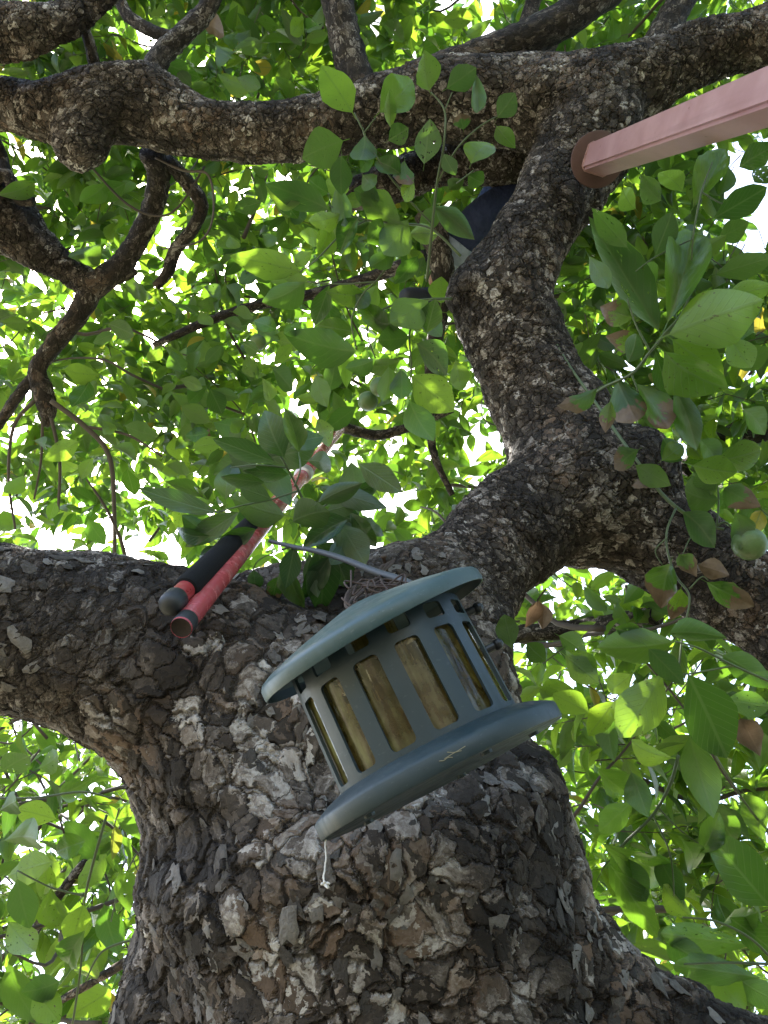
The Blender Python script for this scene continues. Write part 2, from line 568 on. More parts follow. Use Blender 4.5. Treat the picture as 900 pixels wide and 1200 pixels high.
def build_trunk():
    tb = Tubes()
    for L in LIMBS:
        tb.add(L, sides=20, raw=True)
    me0 = tb.mesh('trunk_rough', None)
    bm = bmesh.new()
    bm.from_mesh(me0)
    for c, r, _ in KNOBS:
        bmesh.ops.create_icosphere(bm, subdivisions=3, radius=r, matrix=Matrix.Translation(c))
    bm.to_mesh(me0)
    bm.free()
    tmp = link('trunk_tmp', me0)
    m = tmp.modifiers.new('r', 'REMESH')
    m.mode = 'VOXEL'
    m.voxel_size = 0.018
    m = tmp.modifiers.new('s', 'SMOOTH')
    m.factor = 0.5
    m.iterations = 9
    dg = bpy.context.evaluated_depsgraph_get()
    me1 = bpy.data.meshes.new_from_object(tmp.evaluated_get(dg))
    # the uneven swell of old wood
    n = len(me1.vertices)
    co = np.empty(n * 3, dtype=np.float32)
    me1.vertices.foreach_get('co', co)
    co = co.reshape(-1, 3)
    no = np.empty(n * 3, dtype=np.float32)
    me1.vertices.foreach_get('normal', no)
    no = no.reshape(-1, 3)
    dv = np.array([0.022 * mnoise.noise(Vector(c * 3.3)) + 0.014 * mnoise.noise(Vector(c * 8.5)) + 0.008 * mnoise.noise(Vector(c * 19)) for c in co.astype(float)],
                  dtype=np.float32)
    depth = (co - np.array(CAM, dtype=np.float32)) @ np.array(FWD, dtype=np.float32)
    co = co + no * (dv * np.clip(1.25 - 0.22 * np.abs(depth - 1.2), 0.45, 1.0))[:, None]
    me1.vertices.foreach_set('co', co.ravel())
    me1.update()
    tmp.modifiers.clear()
    tmp.data = me1
    m = tmp.modifiers.new('u', 'SUBSURF')
    m.levels = m.render_levels = 2
    dg = bpy.context.evaluated_depsgraph_get()
    dg.update()
    me = bpy.data.meshes.new_from_object(tmp.evaluated_get(dg))
    bpy.data.objects.remove(tmp)
    me.name = 'trunk'
    n = len(me.vertices)
    co = np.empty(n * 3, dtype=np.float32)
    me.vertices.foreach_get('co', co)
    co = co.reshape(-1, 3)
    # bark coordinates: squeezed along the local grain so plates run longer that way
    A, Bp, R = [], [], []
    for L in LIMBS:
        for i in range(0, len(L) - 1, 2):
            j = min(i + 2, len(L) - 1)
            A.append(L[i][0]); Bp.append(L[j][0]); R.append(L[i][1])
    A = np.array(A, dtype=np.float32); Bp = np.array(Bp, dtype=np.float32); R = np.array(R, dtype=np.float32)
    D = Bp - A
    ln = np.linalg.norm(D, axis=1)
    Dn = D / ln[:, None]
    W = np.zeros(n, dtype=np.float32)
    bark = np.zeros((n, 3), dtype=np.float32)
    bark2 = np.zeros((n, 3), dtype=np.float32)
    RW = np.zeros(n, dtype=np.float32)
    for a, d, l, r in zip(A, Dn, ln, R):
        rel = co - a
        s = np.clip(rel @ d, 0, l)
        q = rel - s[:, None] * d
        dist = np.sqrt((q * q).sum(1)) / max(r, 0.03)
        w = np.exp(-dist * 3.0) * l
        along = rel @ d
        bark += w[:, None] * (co - 0.5 * along[:, None] * d)
        bark2 += w[:, None] * (co - 0.80 * along[:, None] * d)
        RW += w * r
        W += w
    bark /= np.maximum(W, 1e-12)[:, None]
    at_ = me.attributes.new('bark', 'FLOAT_VECTOR', 'POINT')
    at_.data.foreach_set('vector', bark.ravel())
    at_ = me.attributes.new('bark_limb', 'FLOAT_VECTOR', 'POINT')
    at_.data.foreach_set('vector', (bark2 / np.maximum(W, 1e-12)[:, None]).ravel())
    at_ = me.attributes.new('slim', 'FLOAT', 'POINT')
    at_.data.foreach_set('value', np.clip((0.27 - RW / np.maximum(W, 1e-12)) / 0.09, 0, 1).astype(np.float32))
    me.materials.clear()
    me.materials.append(M['trunk_bark'])
    me.polygons.foreach_set('use_smooth', np.ones(len(me.polygons), dtype=bool))
    nor = np.empty(n * 3, dtype=np.float32)
    me.vertices.foreach_get('normal', nor)
    me.transform(Matrix.Translation(-TREE_O))
    link('trunk', me, tree)
    return co, nor.reshape(-1, 3)


TCO, TNO = build_trunk()


# ------------------------------------------------------------------ loose bark plates on the trunk
def build_plates(count=290):
    metas = []
    for k in range(7):
        rr = random.Random(k * 13 + 5)
        nn = 11
        rim = []
        for i in range(nn):
            a = 2 * math.pi * i / nn
            r = 0.5 * rr.uniform(0.50, 1.15)
            rim.append((r * math.cos(a) * rr.uniform(0.8, 1.0), r * math.sin(a) * 1.25))
        V, Fc = [], []
        bend = rr.uniform(0.1, 0.6)
        def zz(x, y):
            return 0.10 * rr.uniform(-0.5, 0.5) + bend * (y * y) + 0.12 * x * y
        for x, y in rim:
            V.append((x, y, zz(x, y)))
        for x, y in rim:
            V.append((x * 0.9, y * 0.9, zz(x, y) - 0.13))
        V.append((0, 0, 0.0))
        for i in range(nn):
            j = (i + 1) % nn
            Fc.append((i, j, 2 * nn))
            Fc.append((j, i, nn + i, nn + j))
        metas.append(mesh_np('bark_plate', V, Fc, M['flake'], smooth=False))
    rel = TCO - np.array(CAM, dtype=np.float32)
    d = rel @ np.array(FWD, dtype=np.float32)
    px = 450 + F_PX * (rel @ np.array(RGT, dtype=np.float32)) / d
    py = 600 - F_PX * (rel @ np.array(UPV, dtype=np.float32)) / d
    facing = -(rel * TNO).sum(1) / np.linalg.norm(rel, axis=1)
    near = d < 1.75
    ok = np.where(near & (facing > 0.25) & (px > -20) & (px < 900) & (py > 640) & (py < 1230))[0]
    rng.shuffle(ok)
    taken = []
    for i in ok:
        if len(taken) >= count:
            break
        p = TCO[i]
        if mnoise.noise(Vector(p.astype(float)) * 4.0) < -0.12 + random.uniform(-0.25, 0.25):
            continue
        if any(abs(p[0] - q[0]) + abs(p[1] - q[1]) + abs(p[2] - q[2]) < 0.036 for q in taken):
            continue
        taken.append(p)
        nrm = Vector(TNO[i].astype(float))
        grain = Vector((0, 0, 1)) if px[i] > 260 or py[i] > 900 else (at(0, 740, 1.46) - at(300, 830, 1.5)).normalized()
        nrm = (nrm + Vector((random.gauss(0, .055), random.gauss(0, .055), random.gauss(0, .055)))).normalized()
        y = (grain - nrm * grain.dot(nrm)).normalized()
        y = (y + 0.4 * random.gauss(0, 1) * nrm.cross(y)).normalized()
        x = y.cross(nrm).normalized()
        s = random.choice((0.016, 0.02, 0.025, 0.03, 0.036)) * random.uniform(0.85, 1.2)
        o = link('bark_plate', random.choice(metas), tree)
        o.matrix_local = Matrix.Translation(Vector(p.astype(float)) + nrm * 0.0022 - TREE_O) @ Matrix((x, y, nrm)).transposed().to_4x4() @ Matrix.Diagonal((s, s * 1.25, s * 0.38, 1))


build_plates()

# ------------------------------------------------------------------ smaller branches, each a part
BRANCHES = [
    [(380, -60, 2.85, 36), (395, 0, 2.84, 36), (404, 45, 2.83, 38), (416, 85, 2.82, 40), (428, 125, 2.80, 44)],
    [(800, -70, 2.95, 40), (720, -18, 2.92, 40), (660, 24, 2.90, 40), (600, 52, 2.88, 40), (540, 74, 2.86, 38), (480, 92, 2.84, 34)],
    [(830, -50, 2.9, 28), (805, -8, 2.88, 30), (782, 30, 2.85, 34), (765, 70, 2.80, 40)],
    [(640, -30, 3.2, 16), (622, 10, 3.2, 18), (616, 50, 3.15, 22), (612, 85, 3.0, 24)],
    [(176, 178, 2.90, 28), (186, 205, 3.0, 26), (180, 240, 3.1, 25), (163, 278, 3.15, 25), (140, 312, 3.18, 27), (108, 336, 3.2, 32)],
    [(108, 334, 3.2, 30), (92, 368, 3.22, 24), (66, 400, 3.24, 22), (44, 432, 3.25, 20), (50, 458, 3.25, 24), (56, 482, 3.25, 20), (54, 500, 3.25, 6)],
    [(128, 326, 3.2, 20), (148, 322, 3.2, 14), (160, 318, 3.2, 7)],
    [(44, 436, 3.25, 13), (22, 462, 3.27, 13), (2, 492, 3.3, 12), (-20, 520, 3.3, 10)],
    [(258, -20, 2.82, 18), (240, 14, 2.82, 22), (212, 42, 2.80, 24), (188, 66, 2.78, 26), (176, 92, 2.76, 30)],
    [(208, 45, 2.8, 13), (178, 36, 2.82, 14), (150, 18, 2.84, 14), (135, -15, 2.86, 12)],
    [(96, 18, 2.62, 9), (104, 48, 2.66, 12), (112, 78, 2.72, 14), (118, 95, 2.75, 16)],
    [(196, 188, 2.95, 16), (218, 212, 3.05, 18), (236, 240, 3.1, 16), (226, 268, 3.15, 14), (206, 292, 3.2, 15), (196, 320, 3.2, 13), (182, 336, 3.2, 9)],
    [(500, 250, 3.0, 30), (512, 285, 3.0, 30), (519, 320, 3.0, 27), (516, 360, 3.02, 22), (508, 410, 3.05, 17), (503, 470, 3.1, 13), (508, 530, 3.1, 9), (530, 580, 3.1, 6)],
    [(180, 405, 3.4, 7), (240, 378, 3.4, 10), (300, 358, 3.4, 12), (352, 348, 3.4, 12), (420, 330, 3.35, 14), (500, 300, 3.2, 16)],
    [(560, 748, 2.85, 20), (620, 742, 2.84, 21), (690, 735, 2.82, 22), (770, 722, 2.6, 24)],
    [(800, 560, 3.4, 34), (840, 528, 3.4, 34), (880, 504, 3.4, 38), (930, 480, 3.4, 40), (1020, 430, 3.4, 44)],
    [(395, 498, 3.2, 14), (440, 510, 3.3, 12), (480, 500, 3.35, 10), (530, 480, 3.4, 8)],
    [(160, 1120, 2.0, 10), (110, 1150, 2.05, 9), (60, 1180, 2.1, 7), (20, 1215, 2.1, 5)],
    [(100, 1010, 2.3, 10), (76, 1040, 2.3, 11), (55, 1068, 2.3, 12), (30, 1110, 2.4, 10)],
    [(-30, 235, 3.0, 12), (5, 205, 3.0, 15), (22, 232, 3.0, 14), (40, 236, 3.0, 10)],
    [(8, 206, 3.0, 13), (2, 180, 3.0, 11), (-10, 150, 2.9, 9)],
    [(655, 30, 3.3, 14), (640, 70, 3.3, 16), (640, 100, 3.0, 18)],
]
for i, b in enumerate(BRANCHES):
    tb = Tubes()
    tb.add(px_pts(b), sides=14, per=10, wob=0.07)
    link('branch', tb.mesh('branch', M['branch_bark'], TREE_O), tree)


# ------------------------------------------------------------------ leaves
def leaf_template(rows, fold=0.18, droop=0.25, wave=0.0, seed=0, shape=0, bend=0.0):
    """unit leaf along +Y, face +Z, half width 0.5 at the widest"""
    rr = random.Random(seed)
    V = [(0, -0.16, 0.03), (0.012, -0.16, 0.03), (0.012, 0, 0), (-0.012, 0, 0)]
    UV = [(0.5, 0), (0.5, 0), (0.5, 0), (0.5, 0)]
    Fc = [(0, 1, 2, 3)]
    base = len(V)

    def prof(t):
        if shape == 0:
            return math.sin(math.pi * t ** 0.98) ** 0.90 * (1 - 0.15 * t ** 3)
        if shape == 1:
            return math.sin(math.pi * t ** 1.1) ** 0.85 * (1 - 0.1 * t ** 4)
        return math.sin(math.pi * t ** 0.90) ** 1.05
    for i in range(rows + 2):
        t = i / (rows + 1)
        w = 0.5 * (prof(t) if 0 < t < 1 else 0)
        z = -droop * t * t
        bx = bend * t * t
        if i in (0, rows + 1):
            V.append((bx, t, z)); UV.append((0.5, t))
        else:
            f = fold * w * 2
            wv = wave * rr.uniform(-1, 1)
            wv2 = wave * rr.uniform(-1, 1)
            e1, e2 = 1 + 1.1 * wave * rr.uniform(-1, 1), 1 + 1.1 * wave * rr.uniform(-1, 1)
            V += [(bx - w * e1, t + 0.02, z + f * 0.5 + wv), (bx, t, z), (bx + w * e2, t + 0.02, z + f * 0.5 + wv2)]
            UV += [(0.5 - w, t), (0.5, t), (0.5 + w, t)]
    r0 = base + 1
    Fc += [(base, r0 + 1, r0), (base, r0 + 2, r0 + 1)]
    for i in range(rows - 1):
        a = r0 + 3 * i
        Fc += [(a, a + 1, a + 4, a + 3), (a + 1, a + 2, a + 5, a + 4)]
    a = r0 + 3 * (rows - 1)
    tip = a + 3
    Fc += [(a, a + 1, tip), (a + 1, a + 2, tip)]
    return np.array(V, dtype=np.float32), Fc, np.array(UV, dtype=np.float32)


LEAF_ME = []
for k in range(15):
    V, Fc, UV = leaf_template(9, fold=(0.12, 0.3, 0.5, 0.2, 0.05)[k % 5], droop=(0.1, 0.35, 0.2, 0.6, -0.1)[k % 5], wave=0.014 + 0.012 * (k % 4), seed=k, shape=k % 3, bend=(0.0, 0.25, -0.2, 0.1, -0.35)[(k * 2) % 5])
    LEAF_ME.append(mesh_np('leaf', V, Fc, M['leaf'], uv=UV))


CRUMPLED = []
for k in range(4):
    V, Fc, UV = leaf_template(8, fold=(0.55, 0.35, 0.7, 0.45)[k], droop=(0.5, 0.75, 0.35, 0.6)[k], wave=0.075, seed=50 + k, shape=k % 3)
    CRUMPLED.append(mesh_np('leaf', V, Fc, M['leaf'], uv=UV))


def set_mat(o, m):
    if m is not M['leaf']:
        o.material_slots[0].link = 'OBJECT'
        o.material_slots[0].material = m


def place_leaf(parent, origin, B, T, width, roll=0.0, mat=None, var=None, facing=None, flip=False):
    y = T - B
    L = y.length
    y = y / L
    n = (facing or (CAM - (B + T) / 2)).normalized()
    n = (n - y * n.dot(y)).normalized()
    if flip:
        n = -n
    n = Matrix.Rotation(roll, 3, y) @ n
    x = y.cross(n)
    o = link('leaf', random.choice(CRUMPLED) if mat in (M['leaf_tip'], M['leaf_dead']) else LEAF_ME[random.randrange(15) if var is None else var], parent)
    o.matrix_local = Matrix.Translation(B - origin) @ Matrix((x, y, n)).transposed().to_4x4() @ Matrix.Diagonal((width, L, L, 1))
    set_mat(o, mat or (M['leaf_holed'] if random.random() < 0.16 else M['leaf']))
    return o


N_LEAF = {'tree': 0}


def leaf_px(parent, origin, x0, y0, x1, y1, w, d, dd=None, roll=None, mat=None, var=None, flip=None):
    """leaf from base pixel to tip pixel, w px wide, its base d deep"""
    if dd is None:
        dd = random.uniform(-0.25, 0.12) * math.hypot(x1 - x0, y1 - y0) * m_per_px(d) * 2
    if roll is None:
        roll = random.uniform(-0.35, 0.35)
    if flip is None:
        flip = random.random() < 0.7           # mostly seen from beneath
    return place_leaf(parent, origin, at(x0, y0, d), at(x1, y1, d + dd), 1.06 * w * m_per_px(d) / max(0.75, math.cos(roll)), roll, mat, var, flip=flip)


def shoot(parent, origin, stems, mat='green_stem', name='shoot'):
    tb = Tubes()
    for s in stems:
        tb.add([(p, r * (0.68 if mat == 'green_stem' else 0.85)) for p, r in px_pts(s)], sides=6, per=6)
    return link(name, tb.mesh(name, M[mat], origin), parent)


TIP, DEAD = M['leaf_tip'], M['leaf_dead']

# --- shoot hanging before the top branch
D1 = 2.15
s1 = shoot(tree, TREE_O, [
    [(500, 330, 2.3, 5), (506, 270, 2.25, 5), (512, 215, 2.2, 4.5), (520, 170, D1, 4), (521, 130, D1, 3.5), (505, 108, D1, 2.5)],
    [(506, 262, 2.25, 4), (480, 235, 2.2, 4), (452, 200, D1, 3.5), (430, 165, D1, 3.5), (425, 150, D1, 3)],
    [(425, 152, D1, 3), (415, 132, D1, 2.5)], [(427, 155, D1, 3), (440, 138, D1, 2.2)],
    [(512, 215, 2.2, 3.5), (535, 175, D1, 3.2), (560, 150, D1, 2.8), (585, 135, D1, 2.2)],
    [(521, 130, D1, 2.6), (530, 108, D1, 2)], [(535, 215, D1, 3), (555, 200, D1, 2.5)],
    [(540, 300, 2.3, 5), (505, 268, 2.3, 4), (470, 262, 2.3, 4), (430, 258, 2.3, 3.5), (400, 248, 2.3, 3), (385, 240, 2.3, 2.5)],
    [(430, 258, 2.3, 3.5), (400, 275, 2.3, 3), (370, 305, 2.3, 3), (352, 318, 2.3, 2.5)],
    [(470, 263, 2.3, 3.5), (462, 300, 2.3, 3.5), (440, 330, 2.3, 3), (425, 345, 2.3, 3), (412, 375, 2.3, 3), (418, 410, 2.3, 2.5)],
    [(440, 330, 2.3, 3), (400, 333, 2.3, 2.6), (360, 330, 2.3, 2.2)],
    [(530, 350, 2.4, 5), (490, 352, 2.4, 4.5), (450, 362, 2.4, 4), (430, 385, 2.4, 3.5), (440, 420, 2.4, 3)],
    [(490, 352, 2.4, 4), (480, 390, 2.4, 3.5), (482, 430, 2.4, 3), (478, 465, 2.4, 2.5)],
])
L1 = [(413, 132, 382, 80, 38), (402, 165, 352, 182, 44), (445, 132, 492, 92, 42), (428, 158, 428, 198, 30), (503, 106, 490, 66, 30),
      (523, 104, 558, 80, 28), (556, 84, 567, 135, 18), (583, 138, 606, 110, 26), (582, 148, 598, 172, 20), (552, 192, 568, 152, 34),
      (543, 152, 540, 132, 20, TIP), (474, 188, 474, 226, 24, TIP), (458, 150, 455, 108, 14), (497, 192, 505, 142, 30), (400, 182, 398, 228, 26),
      (455, 165, 478, 150, 24), (470, 205, 445, 180, 24), (548, 205, 565, 218, 22), (425, 205, 440, 225, 22), (385, 246, 332, 214, 32),
      (395, 215, 412, 268, 24), (420, 255, 390, 290, 24), (470, 262, 420, 243, 42), (478, 258, 448, 300, 40), (508, 242, 560, 272, 26),
      (352, 318, 284, 300, 34), (357, 330, 317, 366, 34), (386, 334, 370, 380, 22), (418, 412, 338, 406, 44), (428, 345, 392, 352, 26),
      (452, 396, 432, 350, 26), (482, 440, 532, 482, 44), (470, 432, 474, 474, 26), (488, 402, 532, 428, 34), (502, 352, 455, 382, 40),
      (480, 470, 498, 520, 34), (455, 430, 460, 470, 28), (440, 420, 410, 440, 22), (400, 250, 362, 270, 24), (372, 300, 395, 268, 26),
      (445, 235, 415, 222, 26), (430, 285, 455, 262, 26), (352, 238, 310, 228, 22), (462, 290, 440, 320, 24), (490, 300, 470, 330, 20),
      (500, 390, 510, 350, 26), (520, 180, 532, 205, 18), (485, 210, 472, 238, 18), (440, 180, 415, 195, 20), (410, 340, 440, 360, 22),
      (480, 395, 440, 402, 30), (432, 380, 470, 375, 24)]
for q in L1:
    d = D1 if q[1] < 215 else (2.28 if q[1] < 300 else 2.36)
    leaf_px(s1, TREE_O, *q[:5], d, mat=q[5] if len(q) > 5 else None)
    N_LEAF['tree'] += 1

for k in range(36):
    x, y = random.uniform(300, 535), random.uniform(200, 500)
    a = random.uniform(0, 2 * math.pi)
    ln = random.uniform(30, 50)
    leaf_px(s1, TREE_O, x, y, x + ln * math.cos(a), y + ln * 0.8 * math.sin(a) + 6, ln * random.uniform(0.45, 0.62), random.uniform(2.35, 2.75), roll=random.uniform(-0.6, 0.6))
    N_LEAF['tree'] += 1

# --- big-leaved shoot before the right side
D2 = 1.75
s2 = shoot(tree, TREE_O, [
    [(676, 476, 2.1, 5), (705, 455, 1.9, 5), (740, 438, 1.82, 5), (762, 412, D2, 5), (778, 392, D2, 5), (800, 365, D2, 4), (818, 320, D2, 3)],
    [(762, 412, D2, 4), (745, 380, D2, 3), (735, 350, D2, 2.5)], [(778, 392, D2, 4), (830, 378, D2, 3)],
    [(740, 438, 1.82, 3), (748, 460, 1.82, 2.5)], [(810, 335, D2, 3), (812, 280, D2, 3), (822, 225, D2, 3), (835, 190, D2, 2)],
    [(812, 280, D2, 2.4), (770, 300, D2, 2.4), (745, 318, D2, 2)],
    [(822, 225, D2, 3), (850, 240, D2, 2.4), (868, 232, D2, 2)]])
L2 = [(772, 388, 700, 268, 44), (760, 350, 720, 272, 28), (782, 378, 832, 258, 50), (784, 392, 892, 345, 66), (800, 386, 905, 372, 46),
      (788, 398, 848, 442, 42), (778, 412, 834, 472, 50), (768, 412, 786, 468, 24), (790, 452, 826, 522, 30), (838, 322, 905, 302, 28),
      (836, 256, 900, 220, 32), (812, 244, 862, 166, 34), (866, 196, 905, 168, 28), (884, 214, 905, 190, 24), (700, 455, 654, 488, 24, TIP),
      (722, 443, 748, 502, 40, TIP), (746, 450, 792, 506, 36, TIP), (716, 470, 708, 506, 18, TIP), (742, 372, 704, 362, 30, TIP), (745, 405, 720, 395, 26, TIP),
      (735, 425, 755, 395, 24), (735, 290, 700, 250, 26), (768, 300, 790, 250, 28), (842, 280, 880, 262, 26), (775, 235, 745, 215, 26),
      (800, 225, 778, 190, 24), (745, 245, 722, 225, 24), (855, 395, 880, 440, 32), (860, 430, 905, 412, 28), (870, 480, 905, 500, 28),
      (812, 545, 862, 560, 34), (838, 540, 900, 532, 34), (770, 330, 748, 300, 24), (850, 350, 905, 330, 26), (818, 300, 842, 275, 22), (690, 300, 715, 340, 22)]
for q in L2:
    leaf_px(s2, TREE_O, *q[:5], D2 + random.uniform(-0.05, 0.12), mat=q[5] if len(q) > 5 else None)
    N_LEAF['tree'] += 1

# --- lower right shoots
D3 = 1.55
s3 = shoot(tree, TREE_O, [
    [(905, 800, D3, 5), (860, 780, D3, 4.5), (820, 760, D3, 4), (792, 752, D3, 3)], [(860, 780, D3, 4), (805, 790, D3, 3), (775, 792, D3, 3)],
    [(920, 1000, 1.7, 5), (880, 950, 1.68, 4.5), (850, 905, 1.65, 4), (830, 870, D3, 3)],
    [(795, 885, 1.7, 6), (785, 920, 1.7, 6), (765, 955, 1.7, 5.5), (735, 985, 1.7, 5), (720, 1000, 1.7, 4)],
    [(770, 945, 1.7, 3.5), (800, 975, 1.7, 3), (840, 1000, 1.7, 2.5), (880, 1010, 1.7, 2)], [(765, 955, 1.7, 3), (785, 1000, 1.7, 3), (790, 1050, 1.7, 2)],
    [(910, 1130, 1.6, 6), (880, 1100, 1.6, 5), (840, 1080, 1.6, 4), (800, 1075, 1.6, 3)], [(910, 1130, 1.6, 5), (850, 1128, 1.6, 4), (800, 1130, 1.6, 3)]])
L3 = [(790, 752, 704, 772, 44), (785, 742, 845, 735, 26), (846, 768, 905, 796, 32), (776, 790, 735, 868, 52), (806, 790, 858, 892, 60),
      (808, 862, 826, 938, 40), (788, 888, 728, 880, 26), (832, 935, 862, 992, 34), (706, 988, 834, 1064, 40), (716, 1000, 752, 1060, 42),
      (902, 1062, 852, 1002, 52), (880, 1108, 752, 1092, 34), (892, 1146, 778, 1128, 30), (868, 842, 888, 880, 32, DEAD), (740, 905, 760, 955, 30),
      (700, 900, 735, 940, 32), (742, 940, 700, 975, 28), (662, 768, 700, 800, 30), (690, 835, 650, 812, 30), (720, 822, 690, 860, 28),
      (700, 790, 668, 760, 26), (820, 1000, 850, 960, 28), (872, 930, 900, 975, 30), (800, 985, 838, 1030, 30), (770, 1000, 800, 1060, 28),
      (855, 1075, 905, 1110, 32), (812, 1075, 770, 1045, 28), (830, 1135, 870, 1180, 34), (780, 1100, 812, 1130, 30), (890, 900, 905, 850, 28),
      (760, 760, 800, 800, 28), (850, 820, 905, 830, 30), (740, 790, 712, 815, 26), (720, 1020, 770, 1090, 36), (840, 1090, 890, 1060, 26),
      (870, 1150, 905, 1180, 30), (600, 760, 590, 720, 26), (640, 775, 615, 755, 24), (655, 745, 690, 762, 26), (720, 735, 755, 748, 24)]
for q in L3:
    leaf_px(s3, TREE_O, *q[:5], (D3 if q[1] < 870 else 1.65) + random.uniform(-0.04, 0.12), mat=q[5] if len(q) > 5 else None)
    N_LEAF['tree'] += 1
# dead pair hanging in the gap under the elbow
s3b = shoot(tree, TREE_O, [[(640, 690, 2.0, 3), (632, 700, 2.0, 2.5), (628, 708, 2.0, 2)]], 'twig')
for q in [(632, 704, 618, 734, 16, DEAD), (634, 706, 640, 738, 18, DEAD)]:
    leaf_px(s3b, TREE_O, *q[:5], 2.0, mat=q[5])
    N_LEAF['tree'] += 1

# --- lower left shoots
D4 = 1.95
s4 = shoot(tree, TREE_O, [
    [(125, 955, D4, 5), (100, 1050, D4, 5), (95, 1130, D4, 4), (85, 1200, D4, 4)], [(160, 1000, D4, 3), (140, 1040, D4, 3), (130, 1080, D4, 2.5)],
    [(-20, 935, D4, 5), (40, 935, D4, 4), (95, 928, D4, 4), (130, 935, D4, 3)], [(100, 1050, D4, 4), (60, 1040, D4, 3), (20, 1020, D4, 3)],
    [(160, 1100, D4, 5), (120, 1115, D4, 4), (100, 1150, D4, 3)]])
L4 = [(0, 905, 35, 880, 30), (45, 900, 78, 890, 26), (5, 985, 66, 968, 34), (66, 960, 20, 945, 28), (62, 1010, 5, 1022, 34), (100, 985, 60, 1000, 28),
      (118, 1010, 80, 960, 26), (125, 1000, 95, 1040, 26), (60, 1040, 70, 1100, 34), (98, 1060, 82, 1110, 32), (122, 1060, 130, 1110, 30),
      (100, 1090, 60, 1140, 32), (20, 1030, 30, 1090, 32), (10, 1080, 40, 1130, 32), (130, 1160, 90, 1190, 36), (70, 1150, 30, 1170, 30),
      (112, 1120, 95, 1160, 28), (140, 1020, 160, 1060, 26), (70, 930, 110, 920, 22), (10, 1130, 20, 1190, 32), (40, 1160, 70, 1200, 32), (0, 950, 30, 930, 26)]
for q in L4:
    leaf_px(s4, TREE_O, *q[:5], D4 + random.uniform(-0.1, 0.2))
    N_LEAF['tree'] += 1

# --- more single leaves of the canopy nearest the lens
s5 = shoot(tree, TREE_O, [[(60, 470, 3.2, 8), (100, 500, 3.2, 8), (128, 535, 3.2, 7), (134, 600, 3.2, 6), (134, 660, 3.2, 5)],
                          [(60, 490, 3.2, 6), (70, 540, 3.2, 5), (68, 600, 3.2, 4)], [(40, 470, 3.2, 6), (16, 500, 3.2, 5), (10, 560, 3.2, 4), (18, 620, 3.2, 3)],
                          [(50, 490, 3.2, 5), (48, 540, 3.2, 4), (40, 585, 3.2, 3)],
                          [(100, 500, 3.2, 5), (150, 510, 3.2, 4), (190, 535, 3.2, 3)],
                          ], 'twig')
shoot(tree, TREE_O, [[(182, 185, 2.85, 3), (215, 200, 2.8, 3.5), (244, 205, 2.75, 3.5), (250, 250, 2.7, 3), (235, 282, 2.7, 3), (190, 292, 2.7, 2)]], 'twig')
shoot(tree, TREE_O, [[(90, 175, 2.9, 3), (150, 240, 3.0, 3.5), (200, 250, 3.0, 3), (240, 195, 2.95, 3)]], 'twig')
for k in range(110):
    a = random.uniform(0, 2 * math.pi)
    reg = random.choice(((10, 240, 200, 620), (230, 330, 180, 520), (180, 560, 0, 110), (0, 190, 340, 630), (200, 330, 350, 620)))
    x, y = random.uniform(reg[0], reg[1]), random.uniform(reg[2], reg[3])
    if y > 300 or reg[3] < 200:
        dd = random.uniform(3.1, 3.5)
    else:
        dd = random.uniform(2.95, 3.3)
    ln = random.uniform(26, 44)
    leaf_px(s5, TREE_O, x, y, x + ln * math.cos(a), y + ln * abs(math.sin(a)) * 0.8, ln * random.uniform(0.45, 0.6), dd, roll=random.uniform(-0.8, 0.8),
            mat=DEAD if k in (5, 40) else None)
    N_LEAF['tree'] += 1

# --- fruit
def make_fruit_mesh(r):
    bm = bmesh.new()
    bmesh.ops.create_uvsphere(bm, u_segments=16, v_segments=10, radius=r)
    for v in bm.verts:
        v.co *= 1 + 0.05 * mnoise.noise(v.co * 30)
        v.co.z *= 0.97
        if v.co.z > r * 0.8:
            v.co.z -= (v.co.z - r * 0.8) * 0.5
    me = bpy.data.meshes.new('fruit')
    bm.to_mesh(me)
    bm.free()
    for p in me.polygons:
        p.use_smooth = True
    me.materials.append(M['fruit'])
    return me


FRUIT = make_fruit_mesh(0.03)
for x, y, d, wpx in [(445, 453, 2.75, 24), (431, 470, 2.8, 24), (302, 401, 3.1, 20)]:
    o = link('fruit', FRUIT, tree)
    s = 0.5 * wpx * m_per_px(d) / 0.03
    o.matrix_local = Matrix.Translation(at(x, y, d) - TREE_O) @ Matrix.Diagonal((s, s, s, 1))


# ------------------------------------------------------------------ canopy mass: past counting
def leaf_cloud(name, B, Y, N, L, Wd, rows=4):
    """many leaves in one mesh from arrays of base, direction, normal, length, width"""
    n = len(B)
    V0, F0, UV0 = leaf_template(rows, 0.25, 0.3)
    Y = Y / np.linalg.norm(Y, axis=1, keepdims=True)
    N = N - (N * Y).sum(1, keepdims=True) * Y
    N = N / np.maximum(np.linalg.norm(N, axis=1, keepdims=True), 1e-6)
    X = np.cross(Y, N)
    P = (B[:, None, :] + X[:, None, :] * (V0[None, :, 0:1] * Wd[:, None, None]) + Y[:, None, :] * (V0[None, :, 1:2] * L[:, None, None])
         + N[:, None, :] * (V0[None, :, 2:3] * L[:, None, None]))
    k = len(V0)
    cnt = np.tile(np.array([len(f) for f in F0], dtype=np.int32), n)
    l0 = np.concatenate([np.array(f, dtype=np.int32) for f in F0])
    loops = (l0[None, :] + (np.arange(n, dtype=np.int32) * k)[:, None]).ravel()
    rnd = np.repeat(rng.random(n), k)
    return mesh_np(name, P.reshape(-1, 3), (loops, cnt), M['leaf'], uv=np.tile(UV0, (n, 1)), rnd=rnd, origin=TREE_O)


CAMn, Fn, Rn, Un = (np.array(v, dtype=np.float64) for v in (CAM, FWD, RGT, UPV))


